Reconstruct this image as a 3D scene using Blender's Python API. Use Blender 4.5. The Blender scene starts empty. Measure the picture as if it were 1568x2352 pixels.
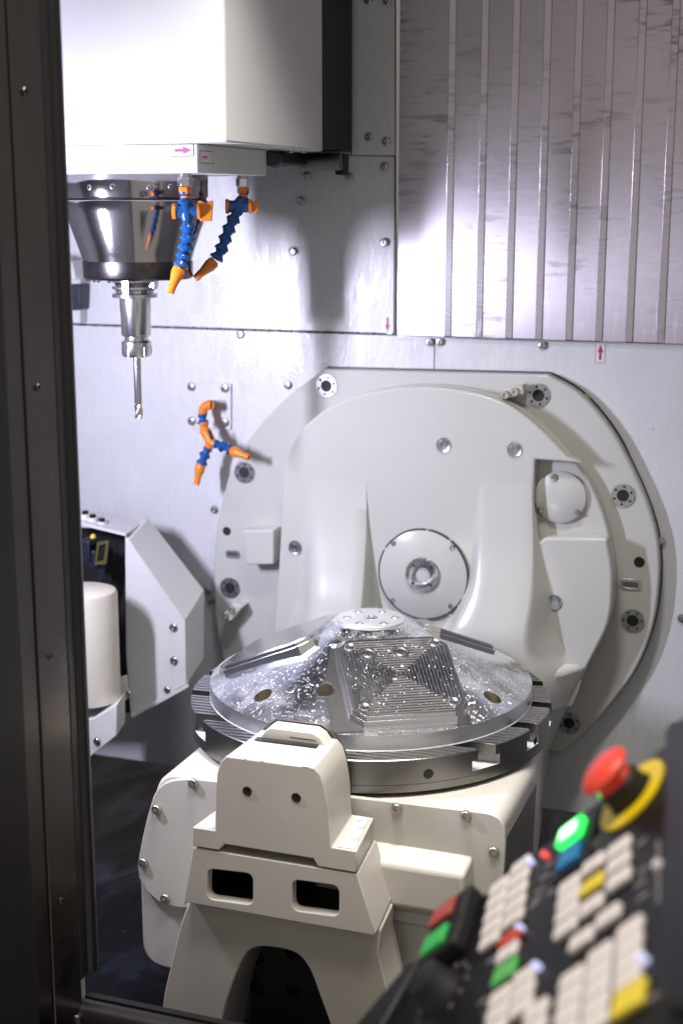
import bpy, bmesh, math, random
from mathutils import Vector, Matrix
from mathutils.geometry import tessellate_polygon

random.seed(7)
R_ = math.radians
scene = bpy.context.scene
col = scene.collection

# ------------------------------------------------------------------ camera
cam_data = bpy.data.cameras.new('camera')
cam_data.sensor_fit = 'VERTICAL'
cam_data.sensor_height = 36.0
cam_data.sensor_width = 24.0
cam_data.lens = 36.0 * 3266.0 / 2352.0
cam_data.clip_start = 0.05
cam_data.clip_end = 50
cam = bpy.data.objects.new('camera', cam_data)
col.objects.link(cam)
cam.location = (0.59453, -1.79101, 1.66588)
cam.rotation_euler = (R_(90 - 12.25), 0, R_(19.6))
cam_data.dof.use_dof = True
cam_data.dof.focus_distance = 1.80
cam_data.dof.aperture_fstop = 4.0
cam_data.dof.aperture_blades = 9
scene.camera = cam

# ------------------------------------------------------------------ light
world = bpy.data.worlds.new('World')
scene.world = world
world.use_nodes = True
bg = world.node_tree.nodes['Background']
bg.inputs['Color'].default_value = (1.0, 0.93, 0.86, 1)
bg.inputs['Strength'].default_value = 0.36
scene.view_settings.view_transform = 'Standard'
scene.view_settings.look = 'None'
scene.view_settings.gamma = 1.0
scene.view_settings.exposure = 0.36
scene.cycles.max_bounces = 6
scene.cycles.diffuse_bounces = 3
scene.cycles.glossy_bounces = 3
scene.cycles.caustics_reflective = False
scene.cycles.caustics_refractive = False
scene.cycles.sample_clamp_indirect = 4.0


def area(name, loc, target, sx, sy, watts, color):
    d = bpy.data.lights.new(name, 'AREA')
    d.shape = 'RECTANGLE'; d.size = sx; d.size_y = sy
    d.energy = watts; d.color = color
    o = bpy.data.objects.new(name, d); col.objects.link(o)
    o.location = loc
    o.rotation_euler = (Vector(target) - Vector(loc)).to_track_quat('-Z', 'Y').to_euler()
    return o


# the LED work lamp inside the enclosure, on its left side behind the door jamb
area('machine_work_lamp', (-0.55, -0.44, 1.49), (-0.20, 0.25, 1.42), 0.035, 0.17, 8.2, (0.78, 0.775, 1.0))
# the narrow work lamp in the enclosure roof, shining down on the table
rl = area('roof_work_lamp', (0.10, -0.34, 2.38), (0.02, -0.20, 1.0), 0.36, 0.08, 3.2, (1.0, 0.97, 0.93))
rl.data.spread = R_(72)
# the shop ceiling luminaires, high above the operator in front of the machine
area('shop_ceiling_lamp', (0.25, -1.05, 3.4), (0.1, -0.5, 1.0), 1.8, 0.35, 40.0, (1.0, 0.93, 0.84))

# ------------------------------------------------------------------ materials
def nt(name):
    m = bpy.data.materials.new(name); m.use_nodes = True
    t = m.node_tree
    return m, t, t.nodes['Principled BSDF']


def N(t, kind, **kw):
    n = t.nodes.new(kind)
    for k, v in kw.items():
        setattr(n, k, v)
    return n


def coords(t, scale=(1, 1, 1), rot=(0, 0, 0), out='Object'):
    tc = N(t, 'ShaderNodeTexCoord'); mp = N(t, 'ShaderNodeMapping')
    if out == 'World':
        g = N(t, 'ShaderNodeNewGeometry'); t.links.new(g.outputs['Position'], mp.inputs['Vector'])
    else:
        t.links.new(tc.outputs[out], mp.inputs['Vector'])
    mp.inputs['Scale'].default_value = scale
    mp.inputs['Rotation'].default_value = rot
    return mp.outputs['Vector']


def noise(t, vec, scale, detail=3, rough=0.5, distort=0.0):
    n = N(t, 'ShaderNodeTexNoise')
    n.inputs['Scale'].default_value = scale; n.inputs['Detail'].default_value = detail
    n.inputs['Roughness'].default_value = rough; n.inputs['Distortion'].default_value = distort
    t.links.new(vec, n.inputs['Vector'])
    return n.outputs['Fac']


def ramp(t, fac, stops):
    r = N(t, 'ShaderNodeValToRGB')
    while len(r.color_ramp.elements) < len(stops):
        r.color_ramp.elements.new(0.5)
    for e, (p, c) in zip(r.color_ramp.elements, stops):
        e.position = p; e.color = (c, c, c, 1) if not isinstance(c, tuple) else (*c, 1)
    t.links.new(fac, r.inputs['Fac'])
    return r.outputs['Color']


def rng(t, fac, a, b, c=0.0, d=1.0):
    m = N(t, 'ShaderNodeMapRange')
    m.inputs['From Min'].default_value = a; m.inputs['From Max'].default_value = b
    m.inputs['To Min'].default_value = c; m.inputs['To Max'].default_value = d
    t.links.new(fac, m.inputs['Value'])
    return m.outputs['Result']


def mixc(t, fac, a, b, mode='MIX'):
    m = N(t, 'ShaderNodeMix', data_type='RGBA', blend_type=mode)
    if hasattr(fac, 'default_value') and not isinstance(fac, (int, float)):
        t.links.new(fac, m.inputs[0])
    else:
        m.inputs[0].default_value = fac
    for s, v in ((m.inputs[6], a), (m.inputs[7], b)):
        if isinstance(v, tuple):
            s.default_value = (*v, 1)
        else:
            t.links.new(v, s)
    return m.outputs[2]


def bump(t, bsdf, height, strength=0.2, dist=0.001):
    b = N(t, 'ShaderNodeBump')
    b.inputs['Strength'].default_value = strength; b.inputs['Distance'].default_value = dist
    t.links.new(height, b.inputs['Height'])
    t.links.new(b.outputs['Normal'], bsdf.inputs['Normal'])


def paint(name, c, rough=0.34, peel=0.25, dirt=0.08, specks=True, spec=0.5, vary=1.0):
    m, t, b = nt(name)
    v = coords(t, out='World')
    big = noise(t, v, 6, 4, 0.6)
    dk = tuple(x * (1 - 2 * dirt) for x in c)
    base = mixc(t, rng(t, big, 0.35, 0.7), c, dk)
    if specks:
        sp = noise(t, v, 160, 2, 0.5)
        base = mixc(t, rng(t, sp, 0.76, 0.80), base, tuple(x * 0.55 for x in c))
    t.links.new(base, b.inputs['Base Color'])
    r = noise(t, v, 14, 3)
    t.links.new(rng(t, r, 0.3, 0.7, rough - 0.06 * vary, rough + 0.08 * vary), b.inputs['Roughness'])
    b.inputs['Specular IOR Level'].default_value = spec
    bump(t, b, noise(t, v, 420, 2), peel, 0.0006)
    return m


def metal(name, c, rough=0.25, brush=None, brush_amt=0.25, dark=0.25, fine=600):
    m, t, b = nt(name)
    b.inputs['Metallic'].default_value = 1.0
    v = coords(t, scale=brush if brush else (1, 1, 1), out='World')
    n1 = noise(t, v, 90 if brush else 30, 4, 0.65)
    v2 = coords(t, out='World'); n2 = noise(t, v2, 9, 4, 0.6)
    base = mixc(t, rng(t, n1, 0.3, 0.7), c, tuple(x * (1 - dark) for x in c))
    base = mixc(t, rng(t, n2, 0.45, 0.75), base, tuple(x * (1 - dark) for x in c))
    t.links.new(base, b.inputs['Base Color'])
    t.links.new(rng(t, n1, 0.2, 0.8, max(0.04, rough - 0.08), rough + 0.1), b.inputs['Roughness'])
    bump(t, b, n1, brush_amt, 0.0004)
    return m


def plastic(name, c, rough=0.35, emit=0.0, spec=0.5):
    m, t, b = nt(name)
    v = coords(t)
    n1 = noise(t, v, 40, 3)
    t.links.new(mixc(t, rng(t, n1, 0.3, 0.7), c, tuple(x * 0.85 for x in c)), b.inputs['Base Color'])
    b.inputs['Roughness'].default_value = rough
    b.inputs['Specular IOR Level'].default_value = spec
    bump(t, b, noise(t, v, 300, 2), 0.1, 0.0004)
    if emit:
        b.inputs['Emission Color'].default_value = (*c, 1)
        b.inputs['Emission Strength'].default_value = emit
    return m


def wet_aluminium(name, marks='radial', amount=0.5, rough=0.2, base=(0.80, 0.81, 0.84), film_amt=0.30):
    """milled aluminium wetted with drops and dried runs of milky coolant"""
    m, t, b = nt(name)
    v = coords(t, out='World')
    # tool marks
    if marks == 'radial':
        w = N(t, 'ShaderNodeTexWave', wave_type='RINGS', rings_direction='Z')
        w.inputs['Scale'].default_value = 160; w.inputs['Distortion'].default_value = 0.8
        t.links.new(v, w.inputs['Vector']); mk = w.outputs['Fac']
    else:
        mk = noise(t, coords(t, scale=(1, 40, 40), out='World'), 25, 3)
    # drops of many sizes
    wob = N(t, 'ShaderNodeVectorMath', operation='ADD')
    nz = N(t, 'ShaderNodeTexNoise'); nz.inputs['Scale'].default_value = 90
    t.links.new(v, nz.inputs['Vector'])
    sc = N(t, 'ShaderNodeVectorMath', operation='SCALE'); sc.inputs['Scale'].default_value = 0.015
    t.links.new(nz.outputs['Color'], sc.inputs[0])
    t.links.new(v, wob.inputs[0]); t.links.new(sc.outputs[0], wob.inputs[1])
    masks = []
    for scale, thr in ((175, 0.33), (350, 0.38)):
        vo = N(t, 'ShaderNodeTexVoronoi', feature='F1'); vo.inputs['Scale'].default_value = scale
        t.links.new(wob.outputs[0], vo.inputs['Vector'])
        sep = N(t, 'ShaderNodeSeparateColor'); t.links.new(vo.outputs['Color'], sep.inputs['Color'])
        size = rng(t, sep.outputs['Red'], 1 - amount, 1.0, 0.0, thr)
        lt = N(t, 'ShaderNodeMath', operation='SUBTRACT')
        t.links.new(size, lt.inputs[0]); t.links.new(vo.outputs['Distance'], lt.inputs[1])
        masks.append(rng(t, lt.outputs[0], 0.0, 0.08))
    mx = N(t, 'ShaderNodeMath', operation='MAXIMUM')
    t.links.new(masks[0], mx.inputs[0]); t.links.new(masks[1], mx.inputs[1])
    film = noise(t, v, 22, 5, 0.65, 0.6)
    filmm = rng(t, film, 0.50, 0.68, 0.0, film_amt)
    mm = N(t, 'ShaderNodeMath', operation='MAXIMUM')
    t.links.new(mx.outputs[0], mm.inputs[0]); t.links.new(filmm, mm.inputs[1])
    wet = mm.outputs[0]
    mt = rng(t, wet, 0, 1, 1.0, 0.10)
    big = noise(t, v, 12, 3)
    bc = mixc(t, rng(t, big, 0.35, 0.65), base, tuple(x * 0.78 for x in base))
    bc = mixc(t, wet, bc, (0.70, 0.72, 0.75))
    t.links.new(bc, b.inputs['Base Color']); t.links.new(mt, b.inputs['Metallic'])
    t.links.new(rng(t, big, 0.3, 0.7, rough - 0.05, rough + 0.1), b.inputs['Roughness'])
    h = N(t, 'ShaderNodeMath', operation='MULTIPLY_ADD')
    t.links.new(mk, h.inputs[0]); h.inputs[1].default_value = 0.16; t.links.new(mx.outputs[0], h.inputs[2])
    bump(t, b, h.outputs[0], 0.5, 0.0007)
    return m


M = {}
def wall_paint():
    m = paint('wall_paint', (0.66, 0.665, 0.68), 0.30, 0.12, 0.05)
    t = m.node_tree; b = t.nodes['Principled BSDF']
    # vertical runs of drying coolant make the gloss uneven
    run = noise(t, coords(t, scale=(26, 1, 7), out='World'), 2.0, 5, 0.6, 1.4)
    drops = noise(t, coords(t, out='World'), 260, 3, 0.6)
    t.links.new(rng(t, run, 0.35, 0.65, 0.18, 0.40), b.inputs['Roughness'])
    h = N(t, 'ShaderNodeMath', operation='ADD')
    t.links.new(run, h.inputs[0]); t.links.new(drops, h.inputs[1])
    bp = b.inputs['Normal'].links[0].from_node
    bp.inputs['Strength'].default_value = 0.5; bp.inputs['Distance'].default_value = 0.0007
    t.links.new(h.outputs[0], bp.inputs['Height'])
    return m


M['wall'] = wall_paint()
M['cast'] = paint('casting_paint', (0.53, 0.53, 0.495), 0.19, 0.12, 0.012, vary=0.15)
M['cream'] = paint('cream_paint', (0.625, 0.60, 0.54), 0.34, 0.25, 0.05)
M['beige'] = paint('beige_paint', (0.56, 0.525, 0.47), 0.36, 0.28, 0.05)
M['sidewall'] = paint('side_wall_paint', (0.30, 0.30, 0.31), 0.35, 0.1, 0.1)
M['roof'] = paint('roof_paint', (0.52, 0.52, 0.53), 0.35, 0.1, 0.1)
M['head'] = paint('head_paint', (0.70, 0.70, 0.69), 0.40, 0.35, 0.04)
M['guard'] = paint('guard_paint', (0.64, 0.64, 0.63), 0.38, 0.2, 0.05)
M['cap'] = paint('cap_paint', (0.60, 0.565, 0.495), 0.5, 0.2, 0.08, False)
M['bluepatch'] = paint('faded_sticker_film', (0.60, 0.64, 0.64), 0.3, 0.1, 0.1, False)
M['spot'] = paint('faded_blue_spot', (0.54, 0.60, 0.63), 0.3, 0.1, 0.1, False)
M['steel'] = metal('bright_steel', (0.72, 0.72, 0.74), 0.20, (60, 60, 1), 0.1, 0.15)
M['spindle'] = metal('ground_spindle_steel', (0.47, 0.455, 0.475), 0.10, (1, 1, 40), 0.05, 0.2)
M['ringdark'] = metal('black_steel_ring', (0.12, 0.11, 0.115), 0.24, (1, 1, 30), 0.1, 0.2)
M['screw'] = metal('screw_steel', (0.50, 0.49, 0.48), 0.26)
def turned():
    m = metal('turned_hub_steel', (0.46, 0.455, 0.455), 0.26, None, 0.05, 0.1)
    t = m.node_tree; b = t.nodes['Principled BSDF']
    b.inputs['Anisotropic'].default_value = 0.85
    tg = N(t, 'ShaderNodeTangent', direction_type='RADIAL', axis='Y')
    t.links.new(tg.outputs['Tangent'], b.inputs['Tangent'])
    return m


M['turned'] = turned()
M['zinc'] = metal('zinc_screw', (0.74, 0.71, 0.62), 0.35)
M['bush'] = metal('bushing_steel', (0.62, 0.63, 0.66), 0.26, (40, 1, 40), 0.12)
M['table'] = metal('ground_table_steel', (0.44, 0.435, 0.43), 0.24, (25, 25, 25), 0.15, 0.3)
M['tableside'] = metal('table_side_steel', (0.26, 0.25, 0.24), 0.34, (90, 90, 3), 0.2, 0.25)
M['slotfloor'] = paint('slot_floor_reflection', (0.66, 0.70, 0.74), 0.25, 0.1, 0.05, False)  # pale colour stands for the reflection seen on the slot floors
M['darksteel'] = metal('oiled_steel', (0.20, 0.19, 0.175), 0.40, (3, 3, 60), 0.2, 0.3)
M['brushedgrey'] = metal('milled_side_steel', (0.42, 0.41, 0.38), 0.5, (70, 70, 1.5), 0.3, 0.4)
M['aluw'] = wet_aluminium('wet_machined_aluminium', 'radial', 0.76, 0.12, (0.82, 0.835, 0.87))
M['alupad'] = wet_aluminium('wet_grooved_aluminium', 'line', 0.30, 0.12, (0.74, 0.74, 0.76), 0.10)
M['alu'] = metal('clean_machined_aluminium', (0.85, 0.85, 0.86), 0.16, (30, 30, 30), 0.08, 0.1)
M['alurim'] = metal('turned_aluminium_rim', (0.86, 0.86, 0.86), 0.34, (1, 1, 30), 0.15, 0.12)
M['milk'] = plastic('milky_coolant', (0.55, 0.57, 0.57), 0.12)
M['milky'] = metal('milky_wet_top', (0.88, 0.88, 0.90), 0.50, None, 0.1, 0.06)
M['gold'] = metal('bored_hole_wall', (0.84, 0.78, 0.66), 0.30, (60, 60, 1), 0.15, 0.25)
M['orange'] = plastic('orange_plastic', (0.80, 0.24, 0.02), 0.34)
M['blue'] = plastic('blue_plastic', (0.008, 0.085, 0.30), 0.25)
M['navy'] = plastic('navy_plastic', (0.012, 0.016, 0.034), 0.4)
M['rubber'] = plastic('black_rubber', (0.009, 0.008, 0.0075), 0.34, 0.0, 0.45)
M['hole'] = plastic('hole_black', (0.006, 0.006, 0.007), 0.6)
M['black'] = plastic('black_plastic', (0.012, 0.011, 0.010), 0.45, 0.0, 0.22)
M['panelblack'] = plastic('panel_foil_black', (0.010, 0.0095, 0.010), 0.42, 0.0, 0.25)
M['bezel'] = plastic('bezel_grey', (0.012, 0.012, 0.013), 0.4, 0.0, 0.25)
M['key'] = plastic('key_ivory', (0.86, 0.79, 0.765), 0.5)
M['keyyellow'] = plastic('key_yellow', (0.90, 0.70, 0.05), 0.5)
M['keygreen'] = plastic('key_green', (0.12, 0.52, 0.12), 0.45)
M['keyred'] = plastic('key_red', (0.62, 0.06, 0.03), 0.45)
M['keyblue'] = plastic('key_blue', (0.01, 0.22, 0.50), 0.4)
M['litgreen'] = plastic('lit_key_green', (0.03, 0.9, 0.10), 0.4, 1.4)
M['litcore'] = plastic('lit_key_core', (0.55, 1.0, 0.6), 0.4, 2.2)
M['switchgreen'] = plastic('switch_green', (0.03, 0.42, 0.08), 0.4, 0.12)
M['switchred'] = plastic('switch_red', (0.42, 0.06, 0.04), 0.4, 0.0)
M['led'] = plastic('white_led', (0.58, 0.60, 0.95), 0.4, 0.55)
M['ledgreen'] = plastic('green_led', (0.05, 0.6, 0.05), 0.4, 0.8)
M['ledred'] = plastic('red_led', (0.85, 0.08, 0.08), 0.4, 0.6)
M['legend'] = plastic('printed_legend_grey', (0.22, 0.21, 0.21), 0.5)
M['estop'] = plastic('mushroom_red', (0.92, 0.075, 0.04), 0.38)
M['yellow'] = plastic('ring_yellow', (0.95, 0.68, 0.0), 0.45)
M['stickerwhite'] = plastic('sticker_white', (0.75, 0.74, 0.74), 0.4)
M['magenta'] = plastic('sticker_magenta', (0.45, 0.01, 0.12), 0.4)
M['pink'] = plastic('faded_magenta', (0.75, 0.10, 0.32), 0.4)
M['sensor'] = plastic('sensor_yellow', (0.10, 0.09, 0.02), 0.4)
M['seam'] = plastic('joint_sealant', (0.05, 0.05, 0.05), 0.5)
M['rust'] = plastic('oil_stained_edge', (0.35, 0.27, 0.12), 0.5)


def make_stainless():
    """brushed stainless slide cover: vertical grain, horizontal wiper smears, dried runs"""
    m, t, b = nt('brushed_stainless')
    b.inputs['Metallic'].default_value = 1.0
    g = noise(t, coords(t, scale=(240, 1, 4), out='World'), 3, 3, 0.6)
    oi = N(t, 'ShaderNodeObjectInfo'); cz = N(t, 'ShaderNodeCombineXYZ')
    rs = N(t, 'ShaderNodeMath', operation='MULTIPLY'); rs.inputs[1].default_value = 37.0
    t.links.new(oi.outputs['Random'], rs.inputs[0]); t.links.new(rs.outputs[0], cz.inputs['Y'])
    va = N(t, 'ShaderNodeVectorMath', operation='ADD')
    t.links.new(coords(t, scale=(9, 1, 60), out='World'), va.inputs[0]); t.links.new(cz.outputs[0], va.inputs[1])
    sm = noise(t, va.outputs[0], 1.6, 5, 0.62, 0.3)
    blot = noise(t, coords(t, out='World'), 5.5, 3, 0.6)
    mul = N(t, 'ShaderNodeMath', operation='MULTIPLY')
    t.links.new(rng(t, sm, 0.50, 0.62), mul.inputs[0]); t.links.new(rng(t, blot, 0.40, 0.58), mul.inputs[1])
    c = mixc(t, g, (0.54, 0.50, 0.535), (0.45, 0.415, 0.445))
    c = mixc(t, rng(t, mul.outputs[0], 0, 1, 0, 0.62), c, (0.17, 0.15, 0.14))
    drip = noise(t, coords(t, scale=(55, 1, 5), out='World'), 2.2, 4, 0.5, 1.2)
    z = N(t, 'ShaderNodeSeparateXYZ'); geo = N(t, 'ShaderNodeNewGeometry')
    t.links.new(geo.outputs['Position'], z.inputs[0])
    low = rng(t, z.outputs['Z'], 1.56, 1.47)
    dm = N(t, 'ShaderNodeMath', operation='MULTIPLY')
    t.links.new(rng(t, drip, 0.60, 0.66), dm.inputs[0]); t.links.new(low, dm.inputs[1])
    c = mixc(t, rng(t, dm.outputs[0], 0, 1, 0, 0.4), c, (0.75, 0.75, 0.85))
    t.links.new(c, b.inputs['Base Color'])
    t.links.new(rng(t, mul.outputs[0], 0, 1, 0.30, 0.45), b.inputs['Roughness'])
    b.inputs['Anisotropic'].default_value = 0.75
    tg = N(t, 'ShaderNodeTangent', direction_type='RADIAL', axis='Z')
    t.links.new(tg.outputs['Tangent'], b.inputs['Tangent'])
    bump(t, b, g, 0.08, 0.0004)
    return m


M['stainless'] = make_stainless()


def make_jamb():
    m, t, b = nt('dark_oily_stainless')
    b.inputs['Metallic'].default_value = 1.0
    g = noise(t, coords(t, scale=(20, 20, 1), out='World'), 8, 4, 0.6)
    s = noise(t, coords(t, out='World'), 9, 4, 0.6)
    c = mixc(t, s, (0.15, 0.135, 0.12), (0.075, 0.068, 0.062))
    c = mixc(t, rng(t, g, 0.3, 0.7, 0, 0.5), c, (0.10, 0.09, 0.082))
    t.links.new(c, b.inputs['Base Color'])
    t.links.new(rng(t, s, 0.3, 0.7, 0.22, 0.42), b.inputs['Roughness'])
    bump(t, b, noise(t, coords(t, out='World'), 500, 2), 0.06, 0.0003)
    return m


M['jamb'] = make_jamb()


def make_floor():
    m, t, b = nt('wet_black_floor')
    v = coords(t, scale=(5, 1.6, 1), rot=(0, 0, R_(-28)), out='World')
    s = noise(t, v, 2.4, 5, 0.6, 1.2)
    c = mixc(t, rng(t, s, 0.5, 0.72), (0.004, 0.0045, 0.007), (0.020, 0.026, 0.045))  # bluish streaks: light reflected in the wet surface, put into the colour
    dots = noise(t, coords(t, out='World'), 70, 2)
    c = mixc(t, rng(t, dots, 0.74, 0.78), c, (0.12, 0.14, 0.18))
    t.links.new(c, b.inputs['Base Color'])
    t.links.new(rng(t, s, 0.3, 0.7, 0.60, 0.38), b.inputs['Roughness'])
    b.inputs['Specular IOR Level'].default_value = 0.08
    return m


M['floor'] = make_floor()

# ------------------------------------------------------------------ mesh helpers
def root(name, loc, label=None, cat=None, group=None, kind=None):
    o = bpy.data.objects.new(name, None); col.objects.link(o)
    o.location = loc; o.empty_display_size = 0.05
    tag(o, label, cat, group, kind)
    return o


def tag(o, label=None, cat=None, group=None, kind=None):
    if label: o['label'] = label
    if cat: o['category'] = cat
    if group: o['group'] = group
    if kind: o['kind'] = kind
    return o


def attach(o, parent):
    """a child keeps the world place it was built at"""
    if parent is not None:
        o.parent = parent
        o.matrix_parent_inverse = parent.matrix_basis.inverted()


def link(name, me, mat, parent=None, bevel=0.0, seg=2, smooth=40, mats=None):
    """a mesh given in world metres becomes an object whose origin is its own centre"""
    if len(me.vertices):
        xs = [v.co for v in me.vertices]
        lo = Vector((min(v.x for v in xs), min(v.y for v in xs), min(v.z for v in xs)))
        hi = Vector((max(v.x for v in xs), max(v.y for v in xs), max(v.z for v in xs)))
        c = Vector(((lo.x + hi.x) / 2, (lo.y + hi.y) / 2, lo.z))
        me.transform(Matrix.Translation(-c))
    else:
        c = Vector((0, 0, 0))
    for mm in (mats or [mat]):
        me.materials.append(M[mm] if isinstance(mm, str) else mm)
    for p in me.polygons:
        p.use_smooth = True
    me.set_sharp_from_angle(angle=R_(smooth))
    o = bpy.data.objects.new(name, me); col.objects.link(o)
    o.location = c
    attach(o, parent)
    if bevel:
        b = o.modifiers.new('edge', 'BEVEL'); b.width = bevel; b.segments = seg
        b.limit_method = 'ANGLE'; b.angle_limit = R_(35)
    return o


def mesh(verts, faces):
    me = bpy.data.meshes.new('m'); me.from_pydata([tuple(v) for v in verts], [], faces)
    bm = bmesh.new(); bm.from_mesh(me)
    bmesh.ops.recalc_face_normals(bm, faces=bm.faces)
    bm.to_mesh(me); bm.free()
    return me


def extrude2(outer, holes, fa, fb):
    """outline with holes swept from map fa to map fb (each maps a 2D point to 3D)"""
    loops = [list(outer)] + [list(h) for h in holes]
    flat = [p for l in loops for p in l]
    tri = tessellate_polygon([[Vector((p[0], p[1], 0)) for p in l] for l in loops])
    n = len(flat)
    verts = [fa(p) for p in flat] + [fb(p) for p in flat]
    faces = []
    if not holes:
        faces.append(list(range(n))); faces.append([i + n for i in range(n)][::-1])
    else:
        for a, b, c in tri:
            faces.append([a, b, c]); faces.append([c + n, b + n, a + n])
    k = 0
    for l in loops:
        m = len(l)
        for i in range(m):
            j = (i + 1) % m
            faces.append([k + i, k + j, k + j + n, k + i + n])
        k += m
    return mesh(verts, faces)


def prism_y(outer, y0, y1, holes=(), shrink=None):
    """XZ outline swept along Y"""
    f2 = (lambda p: (p[0], y1, p[1])) if shrink is None else (lambda p: (shrink(p)[0], y1, shrink(p)[1]))
    return extrude2(outer, holes, lambda p: (p[0], y0, p[1]), f2)


def prism_z(outer, z0, z1, holes=()):
    return extrude2(outer, holes, lambda p: (p[0], p[1], z0), lambda p: (p[0], p[1], z1))


def prism_x(outer, x0, x1):
    return extrude2(outer, (), lambda p: (x0, p[0], p[1]), lambda p: (x1, p[0], p[1]))


def boxm(x0, x1, y0, y1, z0, z1):
    return prism_z([(x0, y0), (x1, y0), (x1, y1), (x0, y1)], z0, z1)


def circle(cx, cy, r, n=32, a0=0.0):
    return [(cx + r * math.cos(a0 + 2 * math.pi * i / n), cy + r * math.sin(a0 + 2 * math.pi * i / n)) for i in range(n)]


def fillet(pts, r, n=5):
    """round the corners of a closed polygon"""
    out = []
    m = len(pts)
    for i in range(m):
        p0, p1, p2 = Vector(pts[i - 1]), Vector(pts[i]), Vector(pts[(i + 1) % m])
        rr = r[i] if isinstance(r, (list, tuple)) else r
        a = (p0 - p1); b = (p2 - p1)
        la, lb = a.length, b.length
        if rr <= 0 or la < 1e-6 or lb < 1e-6:
            out.append(tuple(p1)); continue
        a /= la; b /= lb
        ang = math.acos(max(-1, min(1, a.dot(b))))
        if ang > math.pi - 0.02:
            out.append(tuple(p1)); continue
        d = min(rr / math.tan(ang / 2), la * 0.49, lb * 0.49)
        s, e = p1 + a * d, p1 + b * d
        for k in range(n + 1):
            t = k / n
            out.append(tuple((1 - t) ** 2 * s + 2 * t * (1 - t) * p1 + t * t * e))
    return out


def spline(pts, n=6, closed=True):
    out = []
    m = len(pts)
    rngi = range(m) if closed else range(m - 1)
    for i in rngi:
        g = lambda k: Vector(pts[k % m] if closed else pts[max(0, min(m - 1, k))])
        p0, p1, p2, p3 = g(i - 1), g(i), g(i + 1), g(i + 2)
        for k in range(n):
            t = k / n
            out.append(tuple(0.5 * ((2 * p1) + (-p0 + p2) * t + (2 * p0 - 5 * p1 + 4 * p2 - p3) * t * t + (-p0 + 3 * p1 - 3 * p2 + p3) * t ** 3)))
    if not closed:
        out.append(tuple(pts[-1]))
    return out


def frame(loc, axis, up=(0, 0, 1)):
    """local Z along axis"""
    z = Vector(axis).normalized()
    u = Vector(up)
    if abs(z.dot(u)) > 0.97:
        u = Vector((1, 0, 0))
    x = u.cross(z).normalized(); y = z.cross(x)
    m = Matrix((x, y, z)).transposed().to_4x4()
    m.translation = Vector(loc)
    return m


def lathe(prof, mat=None, n=40, close=False):
    """profile (r, z) turned about local Z, then moved by the matrix mat"""
    verts, faces, rings = [], [], []
    for r, z in prof:
        if r < 1e-6:
            rings.append([len(verts)]); verts.append(Vector((0, 0, z)))
        else:
            ids = []
            for i in range(n):
                a = 2 * math.pi * i / n
                ids.append(len(verts)); verts.append(Vector((r * math.cos(a), r * math.sin(a), z)))
            rings.append(ids)
    pairs = list(zip(rings, rings[1:]))
    if close:
        pairs.append((rings[-1], rings[0]))
    for a, b in pairs:
        for i in range(n):
            j = (i + 1) % n
            if len(a) == 1 and len(b) == 1: continue
            if len(a) == 1: faces.append([a[0], b[i], b[j]])
            elif len(b) == 1: faces.append([a[i], a[j], b[0]])
            else: faces.append([a[i], a[j], b[j], b[i]])
    if mat is not None:
        verts = [mat @ v for v in verts]
    return mesh(verts, faces)


def tube(path, r, n=14):
    """round bar through 3D points"""
    pts = [Vector(p) for p in path]
    verts, faces = [], []
    up = Vector((0.13, 0.31, 0.94))
    for i, p in enumerate(pts):
        d = (pts[min(i + 1, len(pts) - 1)] - pts[max(i - 1, 0)]).normalized()
        x = d.cross(up).normalized(); y = d.cross(x)
        rr = r[i] if isinstance(r, (list, tuple)) else r
        for k in range(n):
            a = 2 * math.pi * k / n
            verts.append(p + rr * (x * math.cos(a) + y * math.sin(a)))
    for i in range(len(pts) - 1):
        for k in range(n):
            j = (k + 1) % n
            faces.append([i * n + k, i * n + j, (i + 1) * n + j, (i + 1) * n + k])
    faces.append(list(range(n))); faces.append([(len(pts) - 1) * n + k for k in range(n)])
    return mesh(verts, faces)


def joined(meshes):
    bm = bmesh.new()
    for me in meshes:
        bm.from_mesh(me)
        bpy.data.meshes.remove(me)
    out = bpy.data.meshes.new('m'); bm.to_mesh(out); bm.free()
    return out


def cut(o, cutters):
    """cut real holes; the tools are deleted afterwards"""
    tools = []
    for me in cutters:
        c = bpy.data.objects.new('tool', me); col.objects.link(c); tools.append(c)
        md = o.modifiers.new('cut', 'BOOLEAN'); md.operation = 'DIFFERENCE'; md.solver = 'EXACT'; md.object = c
    bpy.context.view_layer.update()
    dg = bpy.context.evaluated_depsgraph_get()
    me = bpy.data.meshes.new_from_object(o.evaluated_get(dg))
    o.modifiers.clear(); o.data = me
    for c in tools:
        d = c.data; bpy.data.objects.remove(c); bpy.data.meshes.remove(d)
    for p in me.polygons:
        p.use_smooth = True
    me.set_sharp_from_angle(angle=R_(35))
    return o


# small pieces that repeat share one mesh, built along local Z and placed by rotation
def shared(me, mats, smooth=35):
    for mm in mats:
        me.materials.append(M[mm])
    for p in me.polygons:
        p.use_smooth = True
    me.set_sharp_from_angle(angle=R_(smooth))
    return me


def place(name, me, loc, axis=(0, -1, 0), parent=None, scale=1.0, spin=0.0):
    o = bpy.data.objects.new(name, me); col.objects.link(o)
    m = frame((0, 0, 0), axis) @ Matrix.Rotation(spin, 4, 'Z')
    o.location = loc; o.rotation_euler = m.to_euler(); o.scale = (scale,) * 3
    attach(o, parent)
    return o


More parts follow.
